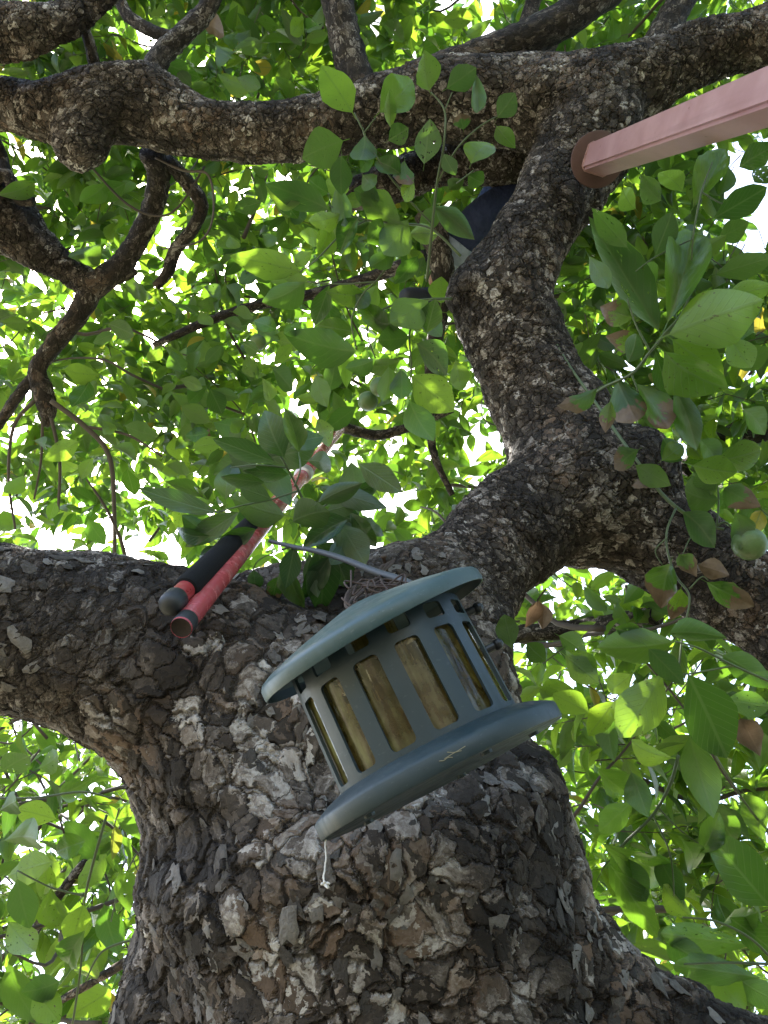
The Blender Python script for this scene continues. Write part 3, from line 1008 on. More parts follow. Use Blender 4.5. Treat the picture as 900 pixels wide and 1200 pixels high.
def sample_region(x0, x1, y0, y1, d0, d1, n):
    px, py = rng.uniform(x0, x1, n), rng.uniform(y0, y1, n)
    d = (rng.uniform(d0 ** 2, d1 ** 2, n)) ** 0.5
    return CAMn + d[:, None] * (Fn + ((px - 450) / F_PX)[:, None] * Rn + ((600 - py) / F_PX)[:, None] * Un), px, py, d


REGIONS = [   # photo region, depth range, sprigs, leaf length, leaves per sprig
    (-300, 1200, -300, 640, 3.5, 5.0, 2100, 0.145, 7),
    (-300, 1200, -300, 690, 5.0, 8.0, 2900, 0.185, 7),
    (-300, 760, -300, 300, 3.4, 4.4, 560, 0.145, 7),
    (640, 1050, 150, 620, 2.7, 3.6, 260, 0.125, 7),
    (560, 1050, 700, 1230, 2.2, 3.4, 300, 0.125, 7),
    (560, 1150, 690, 1280, 3.4, 6.5, 1000, 0.125, 7),
    (-200, 190, 830, 1280, 2.3, 3.4, 170, 0.12, 7),
    (-300, 230, 800, 1300, 3.4, 6.5, 800, 0.12, 7),
]


def build_canopy():
    acc = [[] for _ in range(5)]
    tw = Tubes()
    for (x0, x1, y0, y1, d0, d1, n, ll, per) in REGIONS:
        P, px, py, d = sample_region(x0, x1, y0, y1, d0, d1, n)
        keep = np.array([mnoise.noise(Vector(p) * 1.15) + 0.5 * mnoise.noise(Vector(p) * 2.9) > -0.40 for p in P])
        # the open gap in the crown at upper right
        keep &= ~((np.abs(px - 905) < 75) & (np.abs(py - 235) < 75) & (rng.random(n) < 0.93))
        tip = P[keep]
        m = len(tip)
        dv = rng.normal(0, 1, (m, 3)) * (1, 1, 0.5) - (0, 0, 0.15)
        dv /= np.linalg.norm(dv, axis=1, keepdims=True)
        root = tip - dv * rng.uniform(0.10, 0.28, (m, 1))
        root[:, 2] += rng.uniform(-0.02, 0.06, m)
        mid = (root + tip) / 2 + rng.normal(0, 0.012, (m, 3))
        for i in np.where((d[keep] < 4.6) & (rng.random(m) < 0.75))[0]:
            tw.add([(Vector(root[i]), 0.0024), (Vector(mid[i]), 0.0020), (Vector(tip[i]), 0.0012)], sides=3, raw=True)
        side = np.cross(dv, (0.3, 0.5, 0.81))
        side /= np.linalg.norm(side, axis=1, keepdims=True)
        oth = np.cross(dv, side)
        a0 = rng.uniform(0, 6.28, m)
        cnt = per + rng.integers(-2, 3, m)
        for k in range(per + 2):
            q = cnt > k
            f = (1 - 0.75 * (k / cnt[q]) ** 1.3)[:, None]
            a = (a0[q] + k * 2.4)[:, None]
            rad = np.cos(a) * side[q] + np.sin(a) * oth[q]
            c = int(q.sum())
            yv = dv[q] * rng.uniform(0.3, 0.9, (c, 1)) + rad * rng.uniform(0.6, 1.1, (c, 1))
            yv[:, 2] -= rng.uniform(0, 0.45, c)
            nv = rng.normal(0, 0.5, (c, 3)) * (1, 1, 0) + (0, 0, 1)
            L = ll * rng.uniform(0.62, 1.2, c)
            for lst, val in zip(acc, (root[q] + (tip[q] - root[q]) * f, yv, nv, L, L * rng.uniform(0.36, 0.50, c))):
                lst.append(val)
    # the rest of the crown, over and behind the lens, open towards the left to let light in
    m = 750
    P = np.stack([rng.uniform(-1.5, 5.5, m), rng.uniform(-5.0, 1.0, m), rng.uniform(3.6, 6.5, m)], 1)
    P = np.concatenate([P, np.stack([rng.uniform(2.2, 5.5, 1100), rng.uniform(-4, 4.5, 1100), rng.uniform(0.6, 4.5, 1100)], 1)])  # low leaves at right, out of view, added to shade the trunk's right side
    P = P[np.abs(P - CAMn).sum(1) > 2.2]
    dq = np.maximum((P - CAMn) @ Fn, 0.01)                 # not between the lens and the limbs
    sx, sy = ((P - CAMn) @ Rn) / dq * F_PX, ((P - CAMn) @ Un) / dq * F_PX
    P = P[~((np.abs(sx) < 620) & (np.abs(sy) < 760) & ((P - CAMn) @ Fn > 0.02))]
    m = len(P)
    for k in range(6):
        dv = rng.normal(0, 1, (m, 3)) * (1, 1, 0.4)
        L = 0.17 * rng.uniform(0.7, 1.2, m)
        for lst, val in zip(acc, (P + 0.05 * dv, dv - (0, 0, 0.2), rng.normal(0, 0.5, (m, 3)) * (1, 1, 0) + (0, 0, 1), L, L * rng.uniform(0.4, 0.52, m))):
            lst.append(val)
    # sprigs added in the sun's path to keep sun patches off the feeder lid
    m = 110
    P = np.array(at(470, 760, 0.95)) + np.array(sun_to) * rng.uniform(2.9, 4.6, (m, 1)) + rng.normal(0, 0.28, (m, 3))
    for k in range(7):
        dv = rng.normal(0, 1, (m, 3)) * (1, 1, 0.4)
        L = 0.13 * rng.uniform(0.7, 1.2, m)
        for lst, val in zip(acc, (P + 0.05 * dv, dv - (0, 0, 0.2), rng.normal(0, 0.5, (m, 3)) * (1, 1, 0) + (0, 0, 1), L, L * rng.uniform(0.4, 0.52, m))):
            lst.append(val)
    B_, Y_, N_, L_, W_ = (np.concatenate(x) for x in acc)
    me = leaf_cloud('foliage', B_, Y_, N_, L_, W_)
    o = link('foliage', me, tree)
    tag(o, None, None, None, 'stuff')
    # wandering thin branches between the sprigs
    for k in range(320):
        reg = random.choice(REGIONS[:3] + REGIONS[:2] + REGIONS[4:8])
        p = at(random.uniform(max(-100, reg[0]), min(1000, reg[1])), random.uniform(max(-100, reg[2]), min(1250, reg[3])), random.uniform(reg[4], min(reg[5], reg[4] + 1.6)))
        v = Vector((random.gauss(0, 1), random.gauss(0, 1), random.gauss(0, 0.7))).normalized()
        r = random.choice((0.003, 0.004, 0.005, 0.008, 0.011))
        pts = []
        for i in range(6):
            pts.append((p.copy(), r * (1 - 0.15 * i)))
            v = (v + Vector((random.gauss(0, .35), random.gauss(0, .35), random.gauss(0, .3)))).normalized()
            p = p + v * random.uniform(0.12, 0.25)
        tw.add(pts, sides=5, per=3)
    tw2 = link('twigs', tw.mesh('twigs', M['twig'], TREE_O), tree)
    tag(tw2, None, None, None, 'stuff')
    print('canopy leaves', len(B_), 'leaf objects', N_LEAF)


build_canopy()

# ------------------------------------------------------------------ leafy sprig in the fork, round the poles
sprig = empty('leafy_sprig', at(370, 690, 1.66))
tag(sprig, 'sprig of dark green leaves in the fork, wrapped round the two red poles', 'leafy sprig')
SO = sprig.location.copy()
st = shoot(sprig, SO, [
    [(385, 700, 1.68, 6), (375, 650, 1.66, 6), (365, 610, 1.62, 6), (350, 575, 1.60, 5), (335, 545, 1.58, 4), (322, 525, 1.58, 3)],
    [(350, 575, 1.6, 4), (318, 585, 1.55, 3.5), (285, 592, 1.5, 3)], [(335, 548, 1.58, 3.5), (300, 545, 1.55, 3), (270, 548, 1.55, 2.5)],
    [(362, 605, 1.62, 4), (385, 590, 1.62, 3.5), (405, 580, 1.62, 3)], [(375, 650, 1.66, 4), (350, 640, 1.6, 3), (330, 645, 1.6, 2.5)],
    [(345, 570, 1.45, 3), (352, 550, 1.45, 3), (350, 530, 1.5, 2)], [(285, 592, 1.5, 3), (255, 600, 1.5, 2)],
    [(340, 640, 1.55, 2), (305, 655, 1.5, 2), (297, 668, 1.5, 1.5)]], name='stem')
LS = [(333, 536, 307, 490, 38), (322, 541, 250, 514, 24), (264, 586, 264, 538, 28), (256, 601, 164, 578, 24), (334, 604, 275, 596, 36), (343, 612, 384, 588, 40),
      (375, 570, 456, 598, 24), (338, 556, 290, 550, 20), (246, 628, 200, 634, 20), (372, 640, 392, 716, 40), (388, 650, 352, 700, 26), (297, 668, 299, 692, 18),
      (326, 676, 318, 706, 20, TIP), (395, 655, 410, 690, 24), (310, 565, 262, 560, 18), (280, 600, 215, 640, 26), (300, 620, 250, 640, 22), (340, 525, 372, 500, 30),
      (350, 530, 345, 480, 24), (372, 590, 420, 560, 24), (385, 600, 430, 612, 26), (360, 540, 395, 540, 24), (395, 605, 415, 650, 28), (250, 625, 208, 612, 22),
      (345, 640, 335, 690, 24), (362, 650, 372, 700, 22), (318, 585, 282, 570, 22), (300, 548, 268, 530, 20), (405, 580, 450, 570, 20), (335, 655, 345, 715, 24),
      (410, 600, 440, 640, 20), (265, 645, 225, 655, 18)]
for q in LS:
    leaf_px(st, SO, *q[:5], 1.50 + random.uniform(-0.08, 0.12), mat=q[5] if len(q) > 5 else M['leaf_shaded'], flip=random.random() < 0.4)

for k in range(34):
    x, y = random.uniform(290, 425), random.uniform(520, 665)
    if abs((x - 212) * 233 + (y - 736) * 186) / 298 < 34:      # keep the shaft clear
        continue
    a = random.uniform(-0.3, math.pi + 0.3)
    ln = random.uniform(38, 66)
    leaf_px(st, SO, x, y, x + ln * math.cos(a), y + ln * math.sin(a) * 0.9, ln * random.uniform(0.45, 0.62), random.uniform(1.52, 1.80), roll=random.uniform(-0.5, 0.5), mat=M['leaf_shaded'], flip=random.random() < 0.5)

# ------------------------------------------------------------------ vine with a fruit on the right branch
vine = empty('fruiting_vine', at(700, 470, 2.1))
tag(vine, 'thin green vine with brown-edged leaves and one round green fruit, lying on the right branch', 'vine')
VO = vine.location.copy()
DV = 1.92
vs = shoot(vine, VO, [
    [(650, 400, 2.32, 5), (668, 430, 2.26, 5), (700, 475, 2.14, 6), (726, 512, 2.04, 6), (748, 542, 1.98, 6), (775, 578, 1.95, 7), (800, 600, DV, 7), (830, 616, DV, 6), (848, 620, DV, 5)],
    [(838, 618, DV, 4), (850, 612, DV, 4), (862, 624, DV, 3.5)], [(840, 618, DV, 4), (842, 580, DV, 3), (835, 545, DV, 3), (825, 520, DV, 2)],
    [(792, 596, DV, 4), (782, 620, DV - .03, 4), (782, 645, DV - .05, 4), (792, 675, DV - .07, 4), (808, 700, DV - .1, 4), (800, 745, DV - .12, 3.5), (795, 790, DV - .14, 3)],
    [(822, 612, DV, 3), (808, 632, DV - .03, 2.5), (800, 650, DV - .05, 2)], [(782, 630, DV - .05, 3), (768, 645, DV - .05, 2.5), (776, 662, DV - .05, 2)],
    [(808, 690, DV - .1, 3), (822, 676, DV - .1, 2.5), (830, 680, DV - .1, 2)]], name='stem')
LV = [(748, 527, 716, 546, 26, TIP), (745, 545, 785, 570, 26), (842, 585, 800, 590, 44), (800, 600, 845, 630, 34), (786, 660, 768, 708, 36, TIP), (796, 650, 815, 672, 22, TIP),
      (818, 662, 852, 672, 24, DEAD), (828, 682, 880, 712, 28, TIP), (798, 690, 790, 725, 22, TIP), (848, 572, 882, 592, 30, TIP), (862, 600, 880, 640, 28),
      (838, 575, 818, 545, 28), (838, 548, 868, 528, 28), (800, 540, 770, 520, 24), (775, 540, 805, 520, 22), (752, 560, 752, 578, 20, DEAD), (820, 515, 850, 540, 26), (845, 560, 815, 570, 26)]
for q in LV:
    leaf_px(vs, VO, *q[:5], DV - 0.08 + random.uniform(-0.05, 0.04), mat=q[5] if len(q) > 5 else None)
o = link('fruit', FRUIT, vine)
s = 20 * m_per_px(DV - 0.05) / 0.03
o.matrix_local = Matrix.Translation(at(878, 637, DV - 0.05) - VO) @ Matrix.Diagonal((s, s, s, 1))


# ------------------------------------------------------------------ bird feeder
def frame_from(axis, ref):
    z = axis.normalized()
    x = (ref - z * ref.dot(z)).normalized()
    return Matrix((x, z.cross(x), z)).transposed()


FD = 0.90
FB = at(521, 914, FD)                       # centre of the base
view = (at(476, 830, FD) - CAM).normalized()
flat = (-0.438 * RGT + 0.899 * UPV)
flat = (flat - view * flat.dot(view)).normalized()
axis = (flat * math.cos(math.radians(8)) + view * math.sin(math.radians(8))).normalized()
toward = -(view - axis * view.dot(axis)).normalized()
FM = frame_from(axis, toward)               # local +X faces the camera, +Z up the feeder
feeder = empty('bird_feeder', FB)
feeder.rotation_euler = FM.to_euler()
tag(feeder, 'round green plastic bird feeder with conical lid and slotted cage, hanging tilted before the trunk', 'bird feeder')

def weathered_plastic(name, base, dust, amt):
    """sun-chalked plastic: dust settled in patches, water streaks, fine scratches"""
    t = NT(name)
    g = t.n('TexCoord').outputs['Object']
    n = t.noise(g, 9.0, 6, 0.65).outputs['Fac']
    st = t.noise(t.vmath('MULTIPLY', g, (1, 1, 0.15)), 60.0, 4, 0.6).outputs['Fac']
    sp = t.noise(g, 160.0, 3, 0.6).outputs['Fac']
    scr = t.noise(t.vmath('MULTIPLY', g, (0.25, 1.0, 2.5)), 130.0, 2, 0.5).outputs['Fac']
    d = t.math('ADD', t.math('MULTIPLY', t.smooth(n, 0.36, 0.68), 0.7), t.math('MULTIPLY', t.smooth(st, 0.45, 0.75), 0.45))
    c = t.mix(t.math('MULTIPLY', d, amt), base, dust)
    c = t.mix(t.math('MULTIPLY', t.smooth(sp, 0.66, 0.74), 0.6), c, tuple(x * 0.4 for x in base))
    c = t.mix(t.math('MULTIPLY', t.smooth(scr, 0.66, 0.72), 0.5), c, dust)
    r = t.math('ADD', 0.34, t.math('MULTIPLY', d, 0.35))
    b = t.n('Bump', ins={'Strength': 0.25, 'Distance': 0.002, 'Height': t.math('ADD', n, t.math('MULTIPLY', sp, 0.2))})
    return t.surface(t.principled(Base_Color=c, Roughness=r, Normal=b))


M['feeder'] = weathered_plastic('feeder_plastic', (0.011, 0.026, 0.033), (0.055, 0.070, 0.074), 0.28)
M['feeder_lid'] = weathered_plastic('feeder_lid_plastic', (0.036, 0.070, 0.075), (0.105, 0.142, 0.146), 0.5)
M['tube'] = tube_material()


def lathe(prof, seg=64, mat=None, name='lathe', smooth=True, close=False):
    V, Fc = [], []
    m = len(prof)
    for i in range(seg):
        a = 2 * math.pi * i / seg
        for r, z in prof:
            V.append((r * math.cos(a), r * math.sin(a), z))
    for i in range(seg):
        j = (i + 1) % seg
        for k in range(m - 1 + (1 if close else 0)):
            k2 = (k + 1) % m
            if prof[k][0] < 1e-6 and prof[k2][0] < 1e-6:
                continue
            Fc.append((i * m + k, j * m + k, j * m + k2, i * m + k2))
    me = mesh_np(name, V, Fc, mat, smooth)
    bm = bmesh.new()
    bm.from_mesh(me)
    bmesh.ops.remove_doubles(bm, verts=bm.verts, dist=1e-5)
    bmesh.ops.recalc_face_normals(bm, faces=bm.faces)
    bm.to_mesh(me)
    bm.free()
    if smooth:
        sharpen(me)
    return me


def sharpen(me, ang=35):
    me.polygons.foreach_set('use_smooth', np.ones(len(me.polygons), dtype=bool))
    bm = bmesh.new()
    bm.from_mesh(me)
    for e in bm.edges:
        e.smooth = not (len(e.link_faces) == 2 and e.calc_face_angle(0) > math.radians(ang))
    bm.to_mesh(me)
    bm.free()


RB = 0.153
# base dish: rounded outer band, hollow underside
base_prof = [(0.0, 0.003), (0.120, 0.0015), (0.147, 0.0005), (0.1515, 0.001), (RB, 0.003), (RB + 0.0005, 0.0175), (RB - 0.001, 0.0200), (RB - 0.005, 0.0225), (0.135, 0.029),
             (0.120, 0.034), (0.0, 0.034)]
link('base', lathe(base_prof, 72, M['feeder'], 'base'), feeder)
# drain holes and moulded ribs under the base
for k in range(5):
    a = 2 * math.pi * (k + 0.35) / 5
    bm = bmesh.new()
    bmesh.ops.create_cone(bm, cap_ends=True, segments=12, radius1=0.006, radius2=0.007, depth=0.006, matrix=Matrix.Translation((0.118 * math.cos(a), 0.118 * math.sin(a), 0.001)))
    me = bpy.data.meshes.new('foot_stud')
    bm.to_mesh(me)
    bm.free()
    me.materials.append(M['feeder'])
    link('stud', me, feeder)
# lid: shallow cone with a turned down rolled rim
H = 0.185
lid_prof = [(0.0, H + 0.041), (0.012, H + 0.0405), (0.03, H + 0.0375), (0.10, H + 0.021), (0.138, H + 0.010), (0.1475, H + 0.0055), (0.1505, H + 0.001), (0.151, H - 0.009),
            (0.150, H - 0.0125), (0.148, H - 0.0125), (0.1475, H - 0.001), (0.138, H + 0.006), (0.10, H + 0.015), (0.0, H + 0.035)]
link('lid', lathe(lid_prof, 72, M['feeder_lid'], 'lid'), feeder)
LID_TIP = Matrix.Translation((0, 0, H - 0.002)) @ Matrix.Rotation(math.radians(3.2), 4, 'X') @ Matrix.Rotation(math.radians(8), 4, 'Y') @ Matrix.Translation((0, 0, -(H - 0.008)))
bpy.data.objects['lid'].matrix_local = LID_TIP


def slotted_cage():
    """cylinder wall with rounded slots cut right through"""
    NS, RC, TH = 14, 0.113, 0.0035
    z0, z1 = 0.033, H - 0.005
    step = 2 * math.pi / NS
    half = math.radians(15.2) / 2
    lo, hi = 0.041, 0.1425
    vlo, vhi = 0.1535, 0.1715
    cr = 0.006
    ph = math.radians(14.5)
    bm = bmesh.new()

    def panel(oz0, oz1, zc0, zc1, hw, cr, c, n=6):
        """quads between a rectangle and a rounded hole in it"""
        hs = step / 2
        w = hw * RC
        inner, outer = [], []
        for sx, sz, a0 in ((1, 1, 0), (-1, 1, 90), (-1, -1, 180), (1, -1, 270)):
            cx, cz = sx * (w - cr), (zc1 - cr if sz > 0 else zc0 + cr)
            corner = (sx * hs, oz1 if sz > 0 else oz0)
            for k in range(n + 1):
                a = math.radians(a0 + 90 * k / n)
                u, z = (cx + cr * math.cos(a)) / RC, cz + cr * math.sin(a)
                inner.append((u, z))
                first_side = (sx * sz > 0)          # arc starts on the vertical side
                f = k / n
                on_vertical = (f < 0.5) if first_side else (f > 0.5)
                if abs(f - 0.5) < 1e-6:
                    outer.append(corner)
                elif on_vertical:
                    g = f * 2 if first_side else (1 - f) * 2
                    outer.append((corner[0], cz + (corner[1] - cz) * g))
                else:
                    g = (1 - f) * 2 if first_side else f * 2
                    outer.append((cx / RC + (corner[0] - cx / RC) * g, corner[1]))
        m = len(inner)
        for i in range(m):
            j = (i + 1) % m
            q = [outer[i], outer[j], inner[j], inner[i]]
            steps = 1
            if abs(q[0][0] - q[1][0]) > 0.12:        # long run round the wall: follow the curve
                steps = 4
            for t_ in range(steps):
                f0, f1 = t_ / steps, (t_ + 1) / steps
                lerp = lambda A_, B_, f: (A_[0] + (B_[0] - A_[0]) * f, A_[1] + (B_[1] - A_[1]) * f)
                qq = [lerp(q[0], q[1], f0), lerp(q[0], q[1], f1), lerp(q[3], q[2], f1), lerp(q[3], q[2], f0)]
                bm.faces.new([bm.verts.new((RC * math.cos(c + u), RC * math.sin(c + u), z)) for u, z in qq])
    for s_ in range(NS):
        c = ph + s_ * step
        panel(z0, 0.148, lo, hi, half, cr, c)
        panel(0.148, z1, vlo, vhi, half * 0.92, 0.004, c)
    bmesh.ops.remove_doubles(bm, verts=bm.verts, dist=2e-4)
    me = bpy.data.meshes.new('cage')
    bmesh.ops.recalc_face_normals(bm, faces=bm.faces)
    ext = bmesh.ops.extrude_face_region(bm, geom=list(bm.faces), use_keep_orig=True)
    for v in [x for x in ext['geom'] if isinstance(x, bmesh.types.BMVert)]:
        v.co.x *= (RC - TH) / RC
        v.co.y *= (RC - TH) / RC
    bmesh.ops.recalc_face_normals(bm, faces=list(bm.faces))
    bm.to_mesh(me)
    bm.free()
    me.materials.append(M['feeder'])
    sharpen(me, 50)
    return me


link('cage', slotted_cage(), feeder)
link('seed_tube', lathe([(0.1065, 0.034), (0.1065, 0.150)], 64, M['tube'], 'seed_tube'), feeder)
M['seed'] = simple('old_seed', (0.17, 0.115, 0.05), 0.8, var=0.6, scale=120, bump=0.8)
link('seed_fill', lathe([(0.0, 0.036), (0.088, 0.036), (0.090, 0.06), (0.082, 0.085), (0.05, 0.105), (0.0, 0.112)], 40, M['seed'], 'seed_fill'), feeder)
link('centre_tube', lathe([(0.030, 0.034), (0.030, H + 0.02)], 32, M['tube'], 'centre_tube'), feeder)
# black pegs on the far right side
M['black'] = simple('black_plastic', (0.012, 0.013, 0.015), 0.4, var=0.2, scale=20)
for z in (0.163, 0.112):
    bm = bmesh.new()
    a = math.radians(97)
    mtx = Matrix.Translation((0.120 * math.cos(a), 0.120 * math.sin(a), z)) @ Matrix.Rotation(a, 4, 'Z') @ Matrix.Rotation(math.pi / 2, 4, 'Y')
    bmesh.ops.create_cone(bm, cap_ends=True, segments=14, radius1=0.006, radius2=0.005, depth=0.022, matrix=mtx)
    bmesh.ops.create_uvsphere(bm, u_segments=12, v_segments=8, radius=0.0075, matrix=mtx @ Matrix.Translation((0, 0, 0.012)))
    me = bpy.data.meshes.new('peg')
    bm.to_mesh(me)
    bm.free()
    me.materials.append(M['black'])
    link('peg', me, feeder)
# dried straw smear stuck on the band
tb = Tubes()
M['straw'] = simple('straw', (0.26, 0.23, 0.15), 0.8)
for (a0, a1, z0_, z1_) in ((3, 12, 0.013, 0.016), (5, 10, 0.017, 0.013), (1, 6, 0.014, 0.011)):
    pts = []
    for k in range(4):
        a = math.radians(a0 + (a1 - a0) * k / 3)
        pts.append((Vector(((RB + .0005) * math.cos(a), (RB + .0005) * math.sin(a), z0_ - 0.003 + (z1_ - z0_) * k / 3 + random.uniform(-.001, .001))), 0.0004))
    tb.add(pts, sides=5, per=3)
link('straw', tb.mesh('straw', M['straw']), feeder)

# ------------------------------------------------------------------ wire, nail, cable, string
M['rust_wire'] = simple('rusty_wire', (0.060, 0.038, 0.030), 0.7, metal=0.2, var=0.4, scale=60)
apex = FB + FM @ Vector((0, 0, H + 0.072))
wire = Tubes()
TIP_W = FB + FM @ (LID_TIP @ Vector((0, 0, H + 0.044)))
ND = 1.36
for k in range(4):
    j = [Vector((random.gauss(0, .008), random.gauss(0, .008), random.gauss(0, .008))) for _ in range(6)]
    wire.add([(TIP_W - axis * 0.01, .0022), (at(412 + 4 * k, 706 - 3 * k, 1.02) + j[0], .0022), (at(424 + 3 * k, 694 - 3 * k, 1.10) + j[1], .0023),
              (at(438 + 2 * k, 680 - k, 1.22) + j[2] * .6, .0025), (at(447 + k, 669, 1.30) + j[3] * .4, .0026), (at(455 + k, 660, ND) + j[4] * .3, .0026), (at(461, 657, ND + .02), .0022)], sides=6, per=6)
for k in range(7):
    c = TIP_W + UPV * random.uniform(0.0, 0.016) + RGT * random.uniform(-0.005, 0.05)
    pts = []
    a0 = random.uniform(0, 6)
    for i in range(6):
        a = a0 + i * random.uniform(0.5, 1.6)
        r_ = random.uniform(0.004, 0.034)
        pts.append((c + RGT * r_ * 1.3 * math.cos(a) + (UPV * 0.55 + FWD * 0.8) * r_ * math.sin(a) + UPV * 0.003 * i, 0.0013))
    wire.add(pts, sides=5, per=5)
wo = link('hanging_wire', wire.mesh('hanging_wire', M['rust_wire']))
tag(wo, 'tangled rusty brown wire above the feeder lid, looped over the nail', 'wire')

nail = Tubes()
nail.add([(at(449.6, 651, ND), 0.0062), (at(449.9, 653, ND), 0.0062), (at(450.0, 653.4, ND + .0005), 0.0034), (at(457, 690, ND + .06), 0.0034), (at(466, 735, 1.56), 0.0015)], sides=10, raw=True)
no = link('nail', nail.mesh('nail', M['rust_wire']))
tag(no, 'thin rusty nail sticking up behind the feeder lid', 'nail')

M['cable'] = simple('grey_cable', (0.055, 0.062, 0.072), 0.55, var=0.25, scale=30)
cb = Tubes()
cb.add(px_pts([(316, 634, 1.52, 4.5), (345, 641, 1.46, 5.5), (372, 646, 1.40, 6.5), (402, 655, 1.33, 7.5), (440, 670, 1.25, 8.5), (480, 684, 1.18, 9.5), (520, 712, 1.14, 9.5), (560, 770, 1.16, 9.5)]), sides=10, per=8)
co_ = link('cable', cb.mesh('cable', M['cable']))
tag(co_, 'grey cable running from the leafy sprig down behind the feeder lid', 'cable')

M['string'] = simple('white_string', (0.62, 0.58, 0.52), 0.9, var=0.2, scale=80)
stg = Tubes()
hp = FB + FM @ Vector((RB * 0.25, -RB * 0.93, 0.002))
sp = [(hp + Vector((0, 0, 0.004)), 0.0009)]
for k in range(1, 8):
    sp.append((hp + Vector((random.gauss(0, .0008), random.gauss(0, .0008), -0.0072 * k)), 0.0010))
stg.add(sp, sides=6, per=4, wob=0.25)
end = sp[-1][0]
for k in range(6):
    a = Vector((random.gauss(0, 1), random.gauss(0, 1), random.gauss(0, .6))).normalized()
    stg.add([(end, 0.0014), (end + a * 0.003, 0.0016), (end + a * 0.005 + Vector((0.001, 0, -0.002)), 0.0007)], sides=6, per=3)
so = link('string', stg.mesh('string', M['string']))
tag(so, 'short white string with a frayed knot hanging from the feeder base', 'string')

# ------------------------------------------------------------------ the two poles in the fork
M['red'] = simple('red_anodised', (0.42, 0.045, 0.050), 0.30, metal=0.25, var=0.25, scale=30, dirt=(0.5, 0.32, 0.30), dirt_amt=0.35)
M['faded_red'] = simple('faded_red', (0.42, 0.070, 0.078), 0.26, metal=0.2, var=0.3, scale=45, dirt=(0.52, 0.33, 0.32), dirt_amt=0.4)
M['foam'] = simple('black_foam', (0.010, 0.010, 0.011), 0.95, var=0.3, scale=200, bump=0.6, spec=0.2)
M['cap'] = simple('black_rubber', (0.018, 0.019, 0.021), 0.5, var=0.3, scale=40)
M['dark'] = simple('hole_dark', (0.025, 0.016, 0.012), 0.9, var=0.5, scale=200, bump=0.8)
M['silver'] = simple('bare_aluminium', (0.48, 0.42, 0.42), 0.35, metal=0.6, var=0.2, scale=30)


def pole_frame(A, B):
    return frame_from(B - A, Vector((0, 0, 1))), (B - A).length


def pole_part(name, prof, mat, parent, close=False):
    return link(name, lathe(prof, 28, mat, name, close=close), parent)


# pole B: pale red tube with an open end
A, B = at(212, 736, 1.20), at(398, 503, 2.75)
Rm, Ln = pole_frame(A, B)
pb = empty('red_pole', A)
pb.rotation_euler = Rm.to_euler()
tag(pb, 'pale red aluminium pole with a dark open end, lying over the fork', 'pole')
pole_part('tube', [(0.0155, 0.004), (0.0165, 0.0), (0.0172, 0.003), (0.0172, 0.75), (0.0172, Ln * 0.55), (0.0168, Ln), (0.0, Ln)], M['faded_red'], pb)
pole_part('end_plug', [(0.0, 0.006), (0.006, 0.0045), (0.013, 0.003), (0.0158, 0.001), (0.0158, 0.02)], M['dark'], pb)  # dark disc set just inside the open end
pole_part('end_band', [(0.0172, 0.004), (0.0177, 0.005), (0.0177, 0.030), (0.0172, 0.031)], M['cap'], pb)
pole_part('sleeve', [(0.0172, Ln * 0.60), (0.0178, Ln * 0.601), (0.0178, Ln * 0.98), (0.0172, Ln * 0.981)], M['faded_red'], pb)
pole_part('clamp', [(0.0178, Ln * 0.585), (0.0235, Ln * 0.588), (0.0240, Ln * 0.61), (0.0178, Ln * 0.613)], M['silver'], pb)
# pole A: bright red with a black foam grip and a rubber cap
A2, B2 = at(197, 711, 1.22), at(362, 552, 2.2)
Rm, Ln2 = pole_frame(A2, B2)
pa = empty('red_pole', A2)
pa.rotation_euler = Rm.to_euler()
tag(pa, 'red pole with a black foam grip and rubber end cap, beside the paler pole', 'pole')
pole_part('tube', [(0.0165, 0.02), (0.0165, Ln2), (0.0, Ln2)], M['red'], pa)
pole_part('end_cap', [(0.0, -0.004), (0.008, -0.003), (0.016, 0.002), (0.0195, 0.010), (0.0198, 0.034), (0.0185, 0.037), (0.0165, 0.037)], M['cap'], pa)
pole_part('grip', [(0.0165, 0.073), (0.0205, 0.075), (0.0225, 0.082), (0.0228, 0.20), (0.0232, 0.35), (0.0225, 0.52), (0.020, 0.532), (0.0165, 0.534)], M['foam'], pa)

